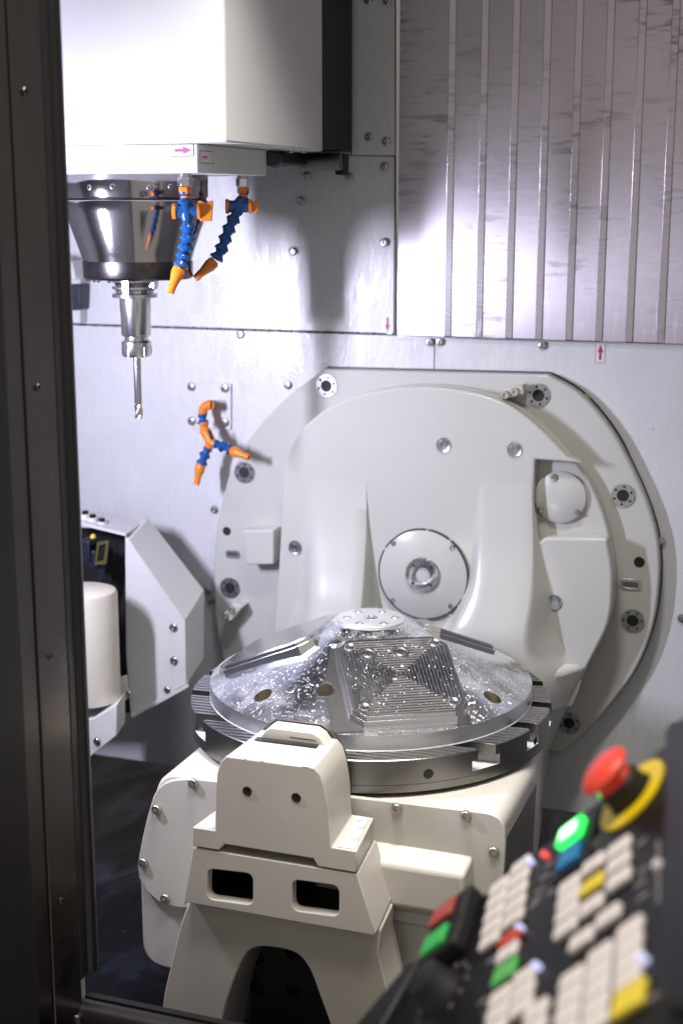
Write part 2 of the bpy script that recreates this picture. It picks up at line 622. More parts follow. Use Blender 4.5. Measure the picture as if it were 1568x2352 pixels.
def hexsock(r, h, hr, depth, dome=0.0, n=24):
    """screw head: outer lathe with a hexagonal socket"""
    verts, faces = [], []
    prof = [(r, 0), (r, h * 0.55), (r * (0.93 if not dome else 0.80), h * 0.92), (r * (0.86 if not dome else 0.58), h)]
    for rr, z in prof:
        for i in range(n):
            a = 2 * math.pi * i / n
            verts.append((rr * math.cos(a), rr * math.sin(a), z))
    for k in range(len(prof) - 1):
        for i in range(n):
            j = (i + 1) % n
            faces.append([k * n + i, k * n + j, (k + 1) * n + j, (k + 1) * n + i])
    b0 = (len(prof) - 1) * n
    h0 = len(verts)
    def hexr(i):
        a = 2 * math.pi * i / n
        s = (a % (math.pi / 3)) - math.pi / 6
        rr = hr * math.cos(math.pi / 6) / math.cos(s)
        return rr * math.cos(a), rr * math.sin(a)
    for z in (h, h - depth):
        for i in range(n):
            x, y = hexr(i); verts.append((x, y, z))
    for i in range(n):
        j = (i + 1) % n
        faces.append([b0 + i, b0 + j, h0 + j, h0 + i])
        faces.append([h0 + i, h0 + j, h0 + n + j, h0 + n + i])
    faces.append([h0 + n + i for i in range(n)])
    return mesh(verts, faces)


BUTTON = shared(hexsock(0.0068, 0.0046, 0.0032, 0.003, dome=1), ['screw'])
CAPSCREW = shared(hexsock(0.0068, 0.0052, 0.0040, 0.0036), ['zinc'])
SMALL = shared(hexsock(0.0045, 0.003, 0.0022, 0.002, dome=1), ['screw'])
DARKSCREW = shared(hexsock(0.0045, 0.003, 0.0022, 0.002, dome=1), ['ringdark'])
PLUG = shared(lathe([(0.0, 0.0012), (0.0035, 0.0012), (0.0040, 0.0028), (0.0070, 0.0030), (0.0078, 0.0016), (0.0112, 0.0024), (0.0122, 0.0)], n=28), ['bush'])


def bushing_mesh():
    """flanged bushing: ring face, six tapped holes, dark bore"""
    holes = [circle(0, 0, 0.0095, 20)] + [circle(0.0138 * math.cos(a), 0.0138 * math.sin(a), 0.0021, 10) for a in [math.pi / 3 * k + 0.3 for k in range(6)]]
    return prism_z(circle(0, 0, 0.0182, 36), 0.0, 0.0018, holes)


BUSH = shared(bushing_mesh(), ['bush'])
BORE = shared(lathe([(0.0, 0.0004), (0.0172, 0.0004), (0.0172, -0.003)], n=24), ['hole'])

FRONT = (0, -1, 0)
Y_WALL, Y_RING, Y_ARM = 0.385, 0.36, 0.31

# ================================================================== SETTING
floor_me = mesh([(-1.2, -0.50, 0.62), (1.3, -0.50, 0.62), (1.3, 0.9, 0.50), (-1.2, 0.9, 0.50)], [[0, 1, 2, 3]])
link('floor', floor_me, 'floor')
tag(bpy.data.objects['floor'], kind='structure')

wall = link('back_wall', prism_y([(-0.95, 1.4625), (-0.95, 2.25), (-0.092, 2.25), (-0.092, 1.4625)], Y_WALL, Y_WALL + 0.02), 'wall', bevel=0.001)
tag(wall, kind='structure')
link('lower_panel', prism_y([(-0.95, 0.672), (-0.95, 1.4595), (-0.0236 - 0.0007, 1.4595), (-0.0236 - 0.0007, 0.672)], Y_WALL - 0.002, Y_WALL + 0.018), 'wall', wall, bevel=0.0008)
link('lower_panel', prism_y([(-0.0236 + 0.0007, 0.690), (-0.0236 + 0.0007, 1.4585), (0.95, 1.4585), (0.95, 0.690)], Y_WALL - 0.0015, Y_WALL + 0.018), 'wall', wall, bevel=0.0008)
link('joint', prism_y([(-0.95, 1.458), (-0.95, 1.464), (0.95, 1.464), (0.95, 1.458)], Y_WALL + 0.003, Y_WALL + 0.012), 'seam', wall)
# sealant broken along the joint
for k in range(26):
    x0 = -0.66 + k * 0.0225 + random.uniform(-0.004, 0.004)
    link('sealant_bead', prism_y([(x0, 1.4592), (x0, 1.4630), (x0 + random.uniform(0.012, 0.021), 1.4630), (x0 + 0.012, 1.4592)], Y_WALL - 0.0022, Y_WALL + 0.006), 'seam', wall)
link('upper_panel', prism_y(fillet([(-0.1619, 1.9708), (-0.0939, 1.9678), (-0.0913, 1.7385), (-0.1615, 1.7399)], 0.001), 0.381, 0.3855), 'wall', wall, bevel=0.0006)
link('stained_edge', prism_y([(-0.1647, 1.9709), (-0.1619, 1.9708), (-0.1615, 1.7399), (-0.1644, 1.7413)], 0.3805, 0.386), 'rust', wall)
link('panel_gap', prism_y([(-0.1654, 1.7407), (-0.0908, 1.7386), (-0.0908, 1.7366), (-0.1654, 1.7387)], 0.3838, 0.386), 'seam', wall)
link('panel_gap', prism_y([(-0.0945, 1.9682), (-0.0921, 1.9681), (-0.0878, 1.4600), (-0.0903, 1.4599)], 0.3832, 0.3865), 'seam', wall)
WALL_SCREWS = [(-0.2492, 1.6692), (-0.2625, 1.5901), (-0.3567, 1.4534), (-0.1082, 1.7216), (-0.1074, 1.6054), (-0.0303, 1.4515), (-0.0139, 1.4521), (0.1496, 1.4519), (0.2191, 1.3733), (-0.2727, 1.3728), (-0.4104, 1.1526), (-0.4267, 1.0064), (-0.4204, 0.9889), (0.3426, 1.1568), (0.3789, 0.8597), (0.3801, 1.0370), (-0.2378, 1.7085), (-0.1665, 1.7067)]
for x, z in WALL_SCREWS:
    place('screw', BUTTON, (x, Y_WALL - 0.0022, z), FRONT, wall, 1.0, random.uniform(0, 1))
for x, z in [(-0.1049, 1.7597), (-0.1328, 1.7666), (-0.1043, 1.9670), (-0.1351, 1.9696)]:
    place('screw', BUTTON, (x, 0.381, z), FRONT, wall, 1.0, random.uniform(0, 1))


def arrow_sticker(parent, c, w, h, y, up, mcol='magenta', side=False):
    """white rectangle with an arrow; side=True lays it on a face that looks along +X"""
    x, z = c
    if not side:
        s = link('arrow_sticker', prism_y(fillet([(x - w / 2, z - h / 2), (x + w / 2, z - h / 2), (x + w / 2, z + h / 2), (x - w / 2, z + h / 2)], 0.0008, 2), y - 0.0006, y + 0.0002), 'stickerwhite', parent)
        link('sticker_border', prism_y([(x - w / 2 - 0.0009, z - h / 2 - 0.0009), (x + w / 2 + 0.0009, z - h / 2 - 0.0009), (x + w / 2 + 0.0009, z + h / 2 + 0.0009), (x - w / 2 - 0.0009, z + h / 2 + 0.0009)], y - 0.0003, y + 0.0002), 'screw', s)
        d = 1 if up in ('up', 'right') else -1
        shp = [(-0.14, -0.38), (0.14, -0.38), (0.14, 0.02), (0.34, 0.02), (0, 0.42), (-0.34, 0.02), (-0.14, 0.02)]
        if up in ('up', 'down'):
            pts = [(x + a * w, z + d * b * h) for a, b in shp]
        else:
            pts = [(x + d * b * w, z + a * h) for a, b in shp]
        link('arrow', prism_y(pts, y - 0.0010, y - 0.0004), mcol, s)
    return s


arrow_sticker(wall, (-0.1021, 1.4768), 0.0125, 0.0290, Y_WALL, 'down')
arrow_sticker(wall, (0.2383, 1.4435), 0.0130, 0.0290, Y_WALL - 0.0015, 'up')
# white duct and dark box at the far left, half hidden by the jamb
duct = root('cable_duct', (-0.6569, 0.3600, 1.4656), 'pale cable duct low on the back wall beside the spindle, partly behind the door jamb', 'duct')
link('duct_body', prism_y([(-0.6940, 1.5767), (-0.6388, 1.5715), (-0.6317, 1.5411), (-0.6961, 1.5341)], 0.33, 0.3845), 'guard', duct, bevel=0.003)
link('duct_foot', prism_y([(-0.7018, 1.5394), (-0.6416, 1.5405), (-0.6449, 1.4652), (-0.7055, 1.4650)], 0.36, 0.3845), 'wall', duct, bevel=0.002)
link('blue_band', prism_y([(-0.6934, 1.5293), (-0.6360, 1.5325), (-0.6396, 1.4885), (-0.6956, 1.4842)], 0.352, 0.3845), 'navy', duct, bevel=0.002)

# the rest of the enclosure round the working space (out of the picture, it shades and reflects)
for nm, me_ in (('enclosure_roof', boxm(-0.84, 1.0, -0.50, 0.41, 2.42, 2.44)),
                ('left_wall', boxm(-0.86, -0.84, -0.50, 0.41, 0.5, 2.44)),
                ('right_wall', boxm(1.0, 1.02, -0.50, 0.41, 0.5, 2.44)),
                ('front_wall', joined([boxm(-0.86, -0.185, -0.505, -0.485, 0.5, 2.44), boxm(-0.185, 1.0, -0.505, -0.485, 2.20, 2.44)]))):
    tag(link(nm, me_, 'roof' if nm == 'enclosure_roof' else 'sidewall'), kind='structure')

# ================================================================== STAINLESS SLIDE COVER
cover = root('slide_cover', (0.1460, 0.3800, 1.4574), 'brushed stainless slide cover with vertical ribs, smeared and bright, upper right', 'slide cover')
xs = [-0.0849, -0.0041, 0.0462, 0.0937, 0.1405, 0.1873, 0.2329, 0.2784, 0.3251, 0.3731, 0.4221]
ztop, zbot = 2.25, 1.4605
for i in range(len(xs) - 1):
    a, b = xs[i], xs[i + 1]
    # plate that laps over the next one with a folded, slanting lip
    prof = [(a, Y_WALL - 0.004), (b - 0.002, Y_WALL - 0.004), (b - 0.002, Y_WALL + 0.004), (a, Y_WALL + 0.004)]
    link('cover_plate', prism_z(prof, zbot + 0.0005 * (i % 2), ztop), 'stainless', cover, bevel=0.0006)
    lip = [(b - 0.0030, Y_WALL - 0.0043), (b - 0.0024, Y_WALL - 0.0070), (b + 0.0078, Y_WALL - 0.0054), (b + 0.0086, Y_WALL - 0.0043)]
    link('rib', prism_z(lip, zbot + 0.001, ztop), 'stainless', cover, bevel=0.0008)
link('bottom_edge', prism_y([(xs[0], 1.4575), (xs[0], 1.4600), (0.62, 1.4600), (0.62, 1.4575)], Y_WALL - 0.006, Y_WALL + 0.002), 'steel', cover)

# ================================================================== SPINDLE HEAD
XH, YH0, YH1, ZH = -0.1468, -0.130, 0.2100, 1.7395
head = root('spindle_head', (-0.35, 0.02, 1.703), 'white spindle head box with steel spindle nose hanging at upper left', 'spindle head')
link('housing', boxm(-0.62, XH, YH0, YH1, ZH, 2.3), 'head', head, bevel=0.003, seg=3)
link('nose_plate', prism_z([(-0.62, -0.112), (-0.1955, -0.112), (-0.1955, 0.114), (-0.62, 0.114)], 1.7035, ZH - 0.0005), 'head', head, bevel=0.0015)
link('column_cover', boxm(-0.56, XH - 0.004, YH1 + 0.0005, 0.352, ZH + 0.003, 2.3), 'black', head, bevel=0.002)
link('bracket', boxm(-0.30, -0.19, 0.16, 0.30, 1.722, ZH - 0.0004), 'black', head, bevel=0.002)
link('cable_gland', lathe([(0, 0), (0.012, 0), (0.012, 0.03), (0.009, 0.034), (0, 0.034)], frame((-0.1985, 0.1500, 1.7261), (0.3, -1, 0)), 20), 'rubber', head)
link('roller', lathe([(0, 0), (0.013, 0), (0.013, 0.06), (0, 0.06)], frame((-0.2014, 0.2700, 1.7268), (1, 0.1, 0)), 20), 'darksteel', head)
link('roller_bracket', prism_y([(-0.2126, 1.7403), (-0.1409, 1.7395), (-0.1423, 1.7076), (-0.1549, 1.7077), (-0.1563, 1.7333), (-0.2127, 1.7313)], 0.285, 0.31), 'black', head, bevel=0.001)
for px in ((-0.20, 0.15), (-0.175, 0.155), (-0.16, 0.165)):
    place('screw', SMALL, (px[0], px[1], ZH - 0.0004), (0, 0, -1), head)
s1 = arrow_sticker(head, (-0.2160, 1.7314), 0.029, 0.0135, -0.112, 'right', 'pink')
link('sticker_border', boxm(-0.1955 + 0.0001, -0.1955 + 0.0005, -0.1062, -0.0638, 1.7153, 1.7312), 'screw', head)
s2 = link('arrow_sticker', boxm(-0.1955 + 0.0002, -0.1955 + 0.0009, -0.105, -0.065, 1.7165, 1.7300), 'stickerwhite', head)
link('faded_arrow', extrude2([(-0.102, 1.7219), (-0.090, 1.7219), (-0.090, 1.7203), (-0.084, 1.7232), (-0.090, 1.7261), (-0.090, 1.7245), (-0.102, 1.7245)], (),
     lambda p: (-0.1955 + 0.0006, p[0], p[1]), lambda p: (-0.1955 + 0.0012, p[0], p[1])), 'pink', s2)

AX, AY = -0.3525, 0.019
def zy(z0): return z0
spz = Matrix.Translation((AX, AY, 0))
sp = link('spindle_nose', lathe([(0, 1.7033), (0.0995, 1.7033), (0.1000, 1.7020), (0.1000, 1.6746), (0.0990, 1.6728)], spz, 72), 'spindle', head)
link('groove_ring', lathe([(0.0975, 1.6740), (0.0975, 1.6687)], spz, 72), 'ringdark', sp)
link('spindle_cone', lathe([(0.0, 1.6699), (0.0985, 1.6699), (0.0995, 1.6681), (0.0975, 1.6523), (0.0800, 1.5992), (0.0768, 1.5873), (0, 1.5873)], spz, 72), 'spindle', sp)
link('nose_ring', lathe([(0.0, 1.5873), (0.0772, 1.5873 + 0.0003), (0.0770, 1.5664), (0.0745, 1.5628), (0.055, 1.5622), (0, 1.5622)], spz, 72), 'ringdark', sp)
for a, z, r in ((-80, 1.6874, 0.1), (-52, 1.6862, 0.1), (-35, 1.6874, 0.1), (-22, 1.5729, 0.077), (-100, 1.6862, 0.1)):
    d = (math.cos(R_(a)), math.sin(R_(a)), 0)
    place('screw', SMALL, (AX + d[0] * (r - 0.0015), AY + d[1] * (r - 0.0015), z), d, sp, 0.9)
# coolant drops hanging from the nose ring
for a in (-135, -128, -118, -110, -95, -70, -48):
    d = (math.cos(R_(a)), math.sin(R_(a)))
    link('coolant_drop', lathe([(0, -0.0035), (0.0018, -0.0028), (0.0026, -0.0012), (0.002, 0.0006), (0, 0.0012)], Matrix.Translation((AX + d[0] * 0.073, AY + d[1] * 0.073, 1.5628)), 12), 'steel', sp)

# ---- tool holder and end mill
Z = {k: v for k, v in zip((643, 648, 655, 658, 661, 667, 670, 675, 683, 712, 716, 768, 771, 782, 785, 812, 818, 925, 960),
     (1.5605, 1.5574, 1.5532, 1.5514, 1.5495, 1.5459, 1.5441, 1.5410, 1.5362, 1.5185, 1.5160, 1.4841, 1.4823, 1.4755, 1.4736, 1.4569, 1.4532, 1.3863, 1.3643))}
AX2 = AX - 0.006
hm = Matrix.Translation((AX2, AY, 0))
holder = root('tool_holder', (AX2, AY, Z[818]), 'bright steel tool holder with collet nut clamped in the spindle', 'tool holder')
link('flange', lathe([(0, Z[643]), (0.0325, Z[643]), (0.0325, Z[648] + 0.001), (0.027, Z[655]), (0.0275, Z[655] - 0.0008), (0.0320, Z[658]), (0.0320, Z[661] - 0.001), (0.0272, Z[667]), (0.0272, Z[670] - 0.001), (0.0322, Z[675]), (0.0322, Z[683] + 0.0008), (0.0310, Z[683]), (0, Z[683])], hm, 56), 'steel', holder)
for s in (-1, 1):
    link('drive_key', boxm(AX2 + 0.004 * 1 + (-0.006 if s < 0 else -0.006), AX2 + 0.008, AY + s * 0.029 - 0.005, AY + s * 0.029 + 0.005, Z[675] + 0.001, Z[643] + 0.0005), 'steel', holder, bevel=0.0008)
link('drive_key', boxm(AX2 + 0.026, AX2 + 0.0335, AY - 0.007, AY + 0.007, Z[661], Z[643] + 0.0005), 'steel', holder, bevel=0.0008)
for a in (-105, -98, -40, -30):
    d = (math.cos(R_(a)), math.sin(R_(a)), 0)
    place('pin_hole', shared(lathe([(0, 0.0003), (0.0017, 0.0003), (0.0017, 0)], n=12), ['hole']), (AX2 + d[0] * 0.0270, AY + d[1] * 0.0270, Z[667] - 0.002), d, holder)
link('shank', lathe([(0, Z[683]), (0.0222, Z[683]), (0.0222, Z[712]), (0.0214, Z[716]), (0.0212, Z[768]), (0.0200, Z[771]), (0.0168, Z[771] - 0.001), (0.0168, Z[782] + 0.001), (0.0165, Z[782]), (0, Z[782])], hm, 56), 'steel', holder)
nut = link('collet_nut', lathe([(0, Z[782]), (0.0195, Z[782]), (0.0213, Z[785]), (0.0216, Z[812]), (0.0195, Z[818]), (0.010, Z[818]), (0, Z[818] + 0.001)], hm, 48), 'steel', holder)
slots = []
for k in range(6):
    a = k * math.pi / 3 + 0.35
    c = Vector((AX2 + 0.0225 * math.cos(a), AY + 0.0225 * math.sin(a), 0))
    slots.append(lathe([(0, Z[818] - 0.01), (0.0034, Z[818] - 0.01), (0.0034, Z[818] + 0.013), (0.0015, Z[818] + 0.0155), (0, Z[818] + 0.016)], Matrix.Translation(c), 14))
cut(nut, slots)

mill = root('end_mill', (AX2, AY, Z[960]), 'slim fluted end mill pointing down from the collet nut', 'end mill')
link('shank', lathe([(0, Z[818] + 0.002), (0.0056, Z[818] + 0.002), (0.0056, Z[925]), (0.0050, Z[925] - 0.002), (0, Z[925] - 0.002)], hm, 28), 'steel', mill)
def flutes():
    verts, faces = [], []
    n, m = 36, 26
    for j in range(m + 1):
        z = Z[925] + (Z[960] - Z[925]) * j / m
        for i in range(n):
            a = 2 * math.pi * i / n
            tw = 2.6 * j / m
            r = 0.0062 * (0.78 + 0.22 * math.cos(3 * (a + tw)))
            if j < 3: r = r * j / 3 + 0.0054 * (1 - j / 3)
            verts.append((AX2 + r * math.cos(a), AY + r * math.sin(a), z))
    for j in range(m):
        for i in range(n):
            k = (i + 1) % n
            faces.append([j * n + i, j * n + k, (j + 1) * n + k, (j + 1) * n + i])
    faces.append([m * n + i for i in range(n)])
    return mesh(verts, faces)
link('flute', flutes(), 'gold', mill)

# ================================================================== COOLANT HOSES
SEG = lathe([(0.0060, -0.0105), (0.0074, -0.0095), (0.0082, -0.0070), (0.0074, -0.0045), (0.0060, -0.0028), (0.0062, -0.0008), (0.0098, 0.0036), (0.0103, 0.0050), (0.0103, 0.0066), (0.0094, 0.0072), (0.0060, 0.0072)], n=24)
SEGB = shared(SEG, ['blue']); SEGO = shared(SEG.copy(), ['orange']); SEGO.materials.clear(); SEGO.materials.append(M['orange'])
NOZ = shared(lathe([(0.0070, -0.008), (0.0098, -0.004), (0.0104, 0.004), (0.0086, 0.012), (0.0066, 0.020), (0.0058, 0.036), (0.0030, 0.036), (0.0030, 0.030), (0, 0.030)], n=20), ['orange'])


def hose(name, label, top, pts, tip, y, valve=True, hand=1, scale=1.0, lever=1.0):
    """ball jointed coolant hose: hexagon fitting, tap, segments and nozzle"""
    r0 = root(name, top, label, 'coolant hose', 'ball jointed coolant hoses on the spindle head')
    t = Vector(top)
    link('hexagon_fitting', prism_z(circle(t.x, t.y, 0.0105 * scale, 6, 0.4), t.z - 0.016 * scale, t.z - 0.005 * scale), 'steel', r0, bevel=0.0008)
    link('fitting_neck', lathe([(0, 0), (0.0085 * scale, 0), (0.0085 * scale, 0.005 * scale), (0, 0.005 * scale)], Matrix.Translation(t - Vector((0, 0, 0.005 * scale))), 20), 'bush', r0)
    p0 = Vector(pts[0])
    link('threaded_adapter', joined([prism_z(circle(t.x, t.y, 0.0088 * scale, 6, 0.2), t.z - 0.0255 * scale, t.z - 0.0165 * scale),
         lathe([(0, 0), (0.0062 * scale, 0), (0.0068 * scale, -0.016 * scale), (0, -0.016 * scale)], Matrix.Translation((t.x, t.y, t.z - 0.0257 * scale)), 18)]), 'orange', r0, bevel=0.0005)
    allp = [Vector(p) for p in pts]
    for i, p in enumerate(allp):
        nx = allp[i + 1] if i + 1 < len(allp) else Vector(tip[0])
        pv = allp[i - 1] if i else t
        d = (nx - pv).normalized()
        if valve and i == 1:
            body = link('tap_body', joined([lathe([(0, -0.013), (0.0075, -0.012), (0.0092, -0.006), (0.0092, 0.006), (0.0075, 0.012), (0, 0.013)], frame(p, d), 20),
                 lathe([(0, -0.014), (0.0085, -0.014), (0.0085, 0.014), (0, 0.014)], frame(p, Vector((0.9 * hand, 0.35 * hand, 0))), 20)]), 'blue', r0, bevel=0.0006)
            ax = Vector((0.9 * hand, 0.35 * hand, 0.0)).normalized()
            link('tap_cap', lathe([(0, 0), (0.0098, 0), (0.0104, 0.002), (0.0098, 0.005), (0, 0.0058)], frame(p - ax * 0.0138, -ax), 20), 'orange', body)
            link('tap_cap', lathe([(0, 0), (0.0098, 0), (0.0104, 0.002), (0.0098, 0.004), (0, 0.004)], frame(p + ax * 0.0138, ax), 20), 'orange', body)
            f = frame(p + ax * 0.017, ax)
            hp = [(-0.0125, -0.004), (0.0130, -0.006), (0.0135, -0.002), (0.0100, 0.004), (0.0138, 0.010), (0.0128, 0.0135), (-0.0125, 0.0115)]
            m2 = extrude2([(a * lever, (b + 0.004) * lever) for a, b in hp], (), lambda q: f @ Vector((-0.003, q[0], q[1])), lambda q: f @ Vector((0.003, q[0], q[1])))
            link('tap_handle', m2, 'orange', body, bevel=0.001)
            continue
        place('hose_segment', SEGB, p, d, r0, scale)
    place('nozzle', NOZ, tip[0], Vector(tip[1]) - Vector(tip[0]), r0, scale * 0.86)
    return r0


YA, YB = -0.085, 0.085
hose('coolant_hose', 'blue and orange coolant hose in front of the spindle, hanging nearly straight', (-0.2267, -0.0850, 1.7031),
     [(-0.2269, -0.0850, 1.6719), (-0.2254, -0.0850, 1.6559), (-0.2246, -0.0850, 1.6399), (-0.2243, -0.0850, 1.6266), (-0.2271, -0.0850, 1.6143), (-0.2305, -0.0850, 1.6026), (-0.2325, -0.0880, 1.5914)],
     ((-0.2359, -0.0920, 1.5798), (-0.2414, -0.1000, 1.5588)), YA)
hose('coolant_hose', 'darker blue and orange coolant hose right of the spindle, bent toward the left', (-0.2193, 0.0850, 1.7050),
     [(-0.2198, 0.0850, 1.6747), (-0.2247, 0.0820, 1.6616), (-0.2298, 0.0780, 1.6479), (-0.2350, 0.0740, 1.6348), (-0.2394, 0.0700, 1.6216), (-0.2432, 0.0660, 1.6085), (-0.2484, 0.0620, 1.5953)],
     ((-0.2561, 0.0550, 1.5828), (-0.2788, 0.0450, 1.5611)), YB, lever=0.62)

# ---- nozzle plate on the wall with a forked hose
npl = root('nozzle_plate', (-0.4166, 0.3800, 1.2924), 'square screwed plate on the back wall carrying the forked hose', 'cover plate')
link('plate', prism_y(fillet([(-0.4553, 1.3707), (-0.3741, 1.3711), (-0.3755, 1.2938), (-0.4573, 1.2925)], 0.003), 0.378, 0.3845), 'wall', npl, bevel=0.0006)
for x, z in [(-0.4464, 1.3632), (-0.3845, 1.3629), (-0.4470, 1.3045), (-0.3856, 1.3054)]:
    place('screw', BUTTON, (x, 0.378, z), FRONT, npl, 1.05, random.uniform(0, 1))
fork = root('forked_coolant_hose', (-0.4134, 0.3750, 1.3318), 'orange and blue forked coolant hose with two nozzles on the wall plate', 'coolant hose')
link('elbow', tube(spline([(-0.3923, 0.3400, 1.3396), (-0.3979, 0.3400, 1.3393), (-0.4067, 0.3400, 1.3331), (-0.4086, 0.3400, 1.3228)], 5, False), [0.0078] * 16), 'orange', fork)
link('wall_stub', tube([(-0.4116, 0.3780, 1.3337), (-0.3962, 0.3380, 1.3390)], 0.0085), 'orange', fork)
FY = 0.335
place('hose_segment', SEGB, (-0.4064, 0.3350, 1.3149), (0.1, 0, -1), fork, 0.95)
place('hose_segment', SEGO, (-0.4012, 0.3300, 1.3013), (0.2, 0, -1), fork, 1.0)
link('fork_body', joined([tube([(-0.3997, 0.3300, 1.2970), (-0.3868, 0.3250, 1.2780)], 0.0088), tube([(-0.3875, 0.3250, 1.2802), (-0.3941, 0.3250, 1.2674)], 0.0072), tube([(-0.3875, 0.3250, 1.2802), (-0.3781, 0.3250, 1.2756)], 0.0072)]), 'orange', fork)
link('clip', tube([(-0.3878, 0.3180, 1.3008), (-0.3812, 0.3150, 1.2872)], 0.0022), 'black', fork)
for p, d in (((-0.3960, 0.3220, 1.2619), (-0.5, -0.1, -1)), ((-0.3999, 0.3180, 1.2499), (-0.4, -0.1, -1)), ((-0.3696, 0.3200, 1.2761), (1, -0.1, -0.3)), ((-0.3537, 0.3160, 1.2733), (1, -0.1, -0.35))):
    place('hose_segment', SEGB, p, d, fork, 0.95)
place('nozzle', NOZ, (-0.4035, 0.3150, 1.2392), Vector((-0.4073, 0.3100, 1.2156)) - Vector((-0.4035, 0.3150, 1.2392)), fork, 0.85)
place('nozzle', NOZ, (-0.3404, 0.3120, 1.2690), Vector((-0.3089, 0.3050, 1.2612)) - Vector((-0.3404, 0.3120, 1.2690)), fork, 0.85)

# ================================================================== ROTARY HOUSING (ring on the wall)
hous = root('rotary_housing', (-0.02, 0.37, 0.70), 'large white round rotary axis housing on the back wall behind the table', 'rotary housing')
ring_r = spline([(0.1618, 1.4092), (0.2129, 1.3820), (0.2612, 1.3309), (0.2979, 1.2693), (0.3254, 1.2104), (0.3409, 1.1571), (0.3451, 1.0956), (0.3384, 1.0253), (0.3168, 0.9557), (0.2787, 0.8901), (0.2392, 0.8376), (0.2054, 0.7998)], 4, False)
ring_l = spline([(-0.3513, 0.8132), (-0.3833, 0.8731), (-0.3986, 0.9346), (-0.4039, 0.9966), (-0.4024, 1.0663), (-0.3945, 1.1357), (-0.3771, 1.2010), (-0.3498, 1.2584), (-0.3121, 1.3103), (-0.2614, 1.3589), (-0.2005, 1.4040)], 4, False)
link('ring_plate', prism_y(ring_r + ring_l, Y_RING, Y_WALL + 0.005), 'cast', hous, bevel=0.0035, seg=3)
# dark gap round the casting
gap = [(x * 1.0 + (0.0022 if x > 0 else -0.001), z + (0.0022 if z > 1.3 else 0)) for x, z in ring_r + ring_l]
link('gap_seal', prism_y(gap, Y_WALL - 0.0035, Y_WALL + 0.004), 'seam', hous)
for i, (x, z) in enumerate([(-0.1968, 1.3773), (0.1499, 1.3772), (-0.3432, 1.2255), (0.2851, 1.2293), (-0.3731, 1.0227), (0.3081, 1.0327), (0.2149, 0.8529)]):
    b = place('bushing', BUSH, (x, Y_RING, z), FRONT, hous, 1.0, random.uniform(0, 1))
    place('bore', BORE, (x, Y_RING, z), FRONT, b)
for (x, z), r in zip([(-0.3778, 1.1218), (0.3140, 1.1267)], (0.0072, 0.0080)):
    link('round_hole', lathe([(0, 0.0004), (r * 0.96, 0.0004), (r, 0.0008), (r * 1.06, 0.0)], frame((x, Y_RING, z), FRONT), 24), 'hole', hous)
for (x, z), w in zip([(-0.3672, 1.0823), (0.3023, 1.0896)], (0.0135, 0.0175)):
    h = w * 0.52
    o = fillet([(x - w, z - h), (x + w, z - h), (x + w, z + h), (x - w, z + h)], h * 0.98, 6)
    i_ = fillet([(x - w * 0.72, z - h * 0.5), (x + w * 0.72, z - h * 0.5), (x + w * 0.72, z + h * 0.5), (x - w * 0.72, z + h * 0.5)], h * 0.48, 6)
    sl = link('slot_insert', prism_y(o, Y_RING - 0.0012, Y_RING + 0.002, [i_]), 'bush', hous, bevel=0.0004)
    link('slot_floor', prism_y(i_, Y_RING - 0.0004, Y_RING + 0.002), 'tableside', sl)


def clamp_block(outline, bolts, y0, y1):
    c = link('clamp_block', prism_y(outline, y0, y1), 'cast', hous, bevel=0.0015)
    for x, z in bolts:
        place('screw', CAPSCREW, (x, y0, z), FRONT, c, 0.95, random.uniform(0, 1))


clamp_block([(0.0968, 1.3867), (0.1291, 1.3954), (0.1322, 1.3815), (0.1006, 1.3714)], [(0.1038, 1.3789), (0.1186, 1.3843)], 0.335, Y_RING + 0.002)
clamp_block([(-0.3767, 0.9819), (-0.3529, 1.0049), (-0.3386, 0.9994), (-0.3607, 0.9719)], [(-0.3694, 0.9818), (-0.3571, 0.9930)], 0.33, Y_RING + 0.002)
link('square_cover', prism_y(fillet([(-0.3342, 1.1335), (-0.2779, 1.1394), (-0.2785, 1.0801), (-0.3273, 1.0751)], 0.004), 0.325, Y_RING + 0.002), 'cast', hous, bevel=0.004, seg=3)

# ================================================================== TILTING CRADLE (arm, gussets, body)
crad = root('tilting_cradle', (0.0, 0.0, 0.66), 'white tilting cradle with hub arm and screwed front cover carrying the round table', 'tilting cradle')
arm_top = spline([(-0.2499, 1.2638), (-0.2217, 1.3108), (-0.1822, 1.3450), (-0.1420, 1.3656), (-0.0844, 1.3819), (-0.0209, 1.3887), (0.0415, 1.3860), (0.0894, 1.3761), (0.1303, 1.3581), (0.1815, 1.3175), (0.2261, 1.2670), (0.2578, 1.2089), (0.2751, 1.1496), (0.2816, 1.1025), (0.2782, 1.0403), (0.2557, 0.9829)], 4, False)
arm_low = [(0.2169, 0.8918), (0.1870, 0.8126), (0.1791, 0.7266), (-0.2666, 0.7316), (-0.2764, 0.9316), (-0.2631, 1.0828), (-0.2559, 1.1930)]
pocket = [(0.2294, 1.2845), (0.1578, 1.2855), (0.1535, 1.1533), (0.1670, 1.1571), (0.1775, 1.1655), (0.2716, 1.1716)]
arm_full = arm_top + arm_low
link('arm_back', prism_y(arm_full, 0.336, Y_RING + 0.003), 'cast', crad, bevel=0.004, seg=3)
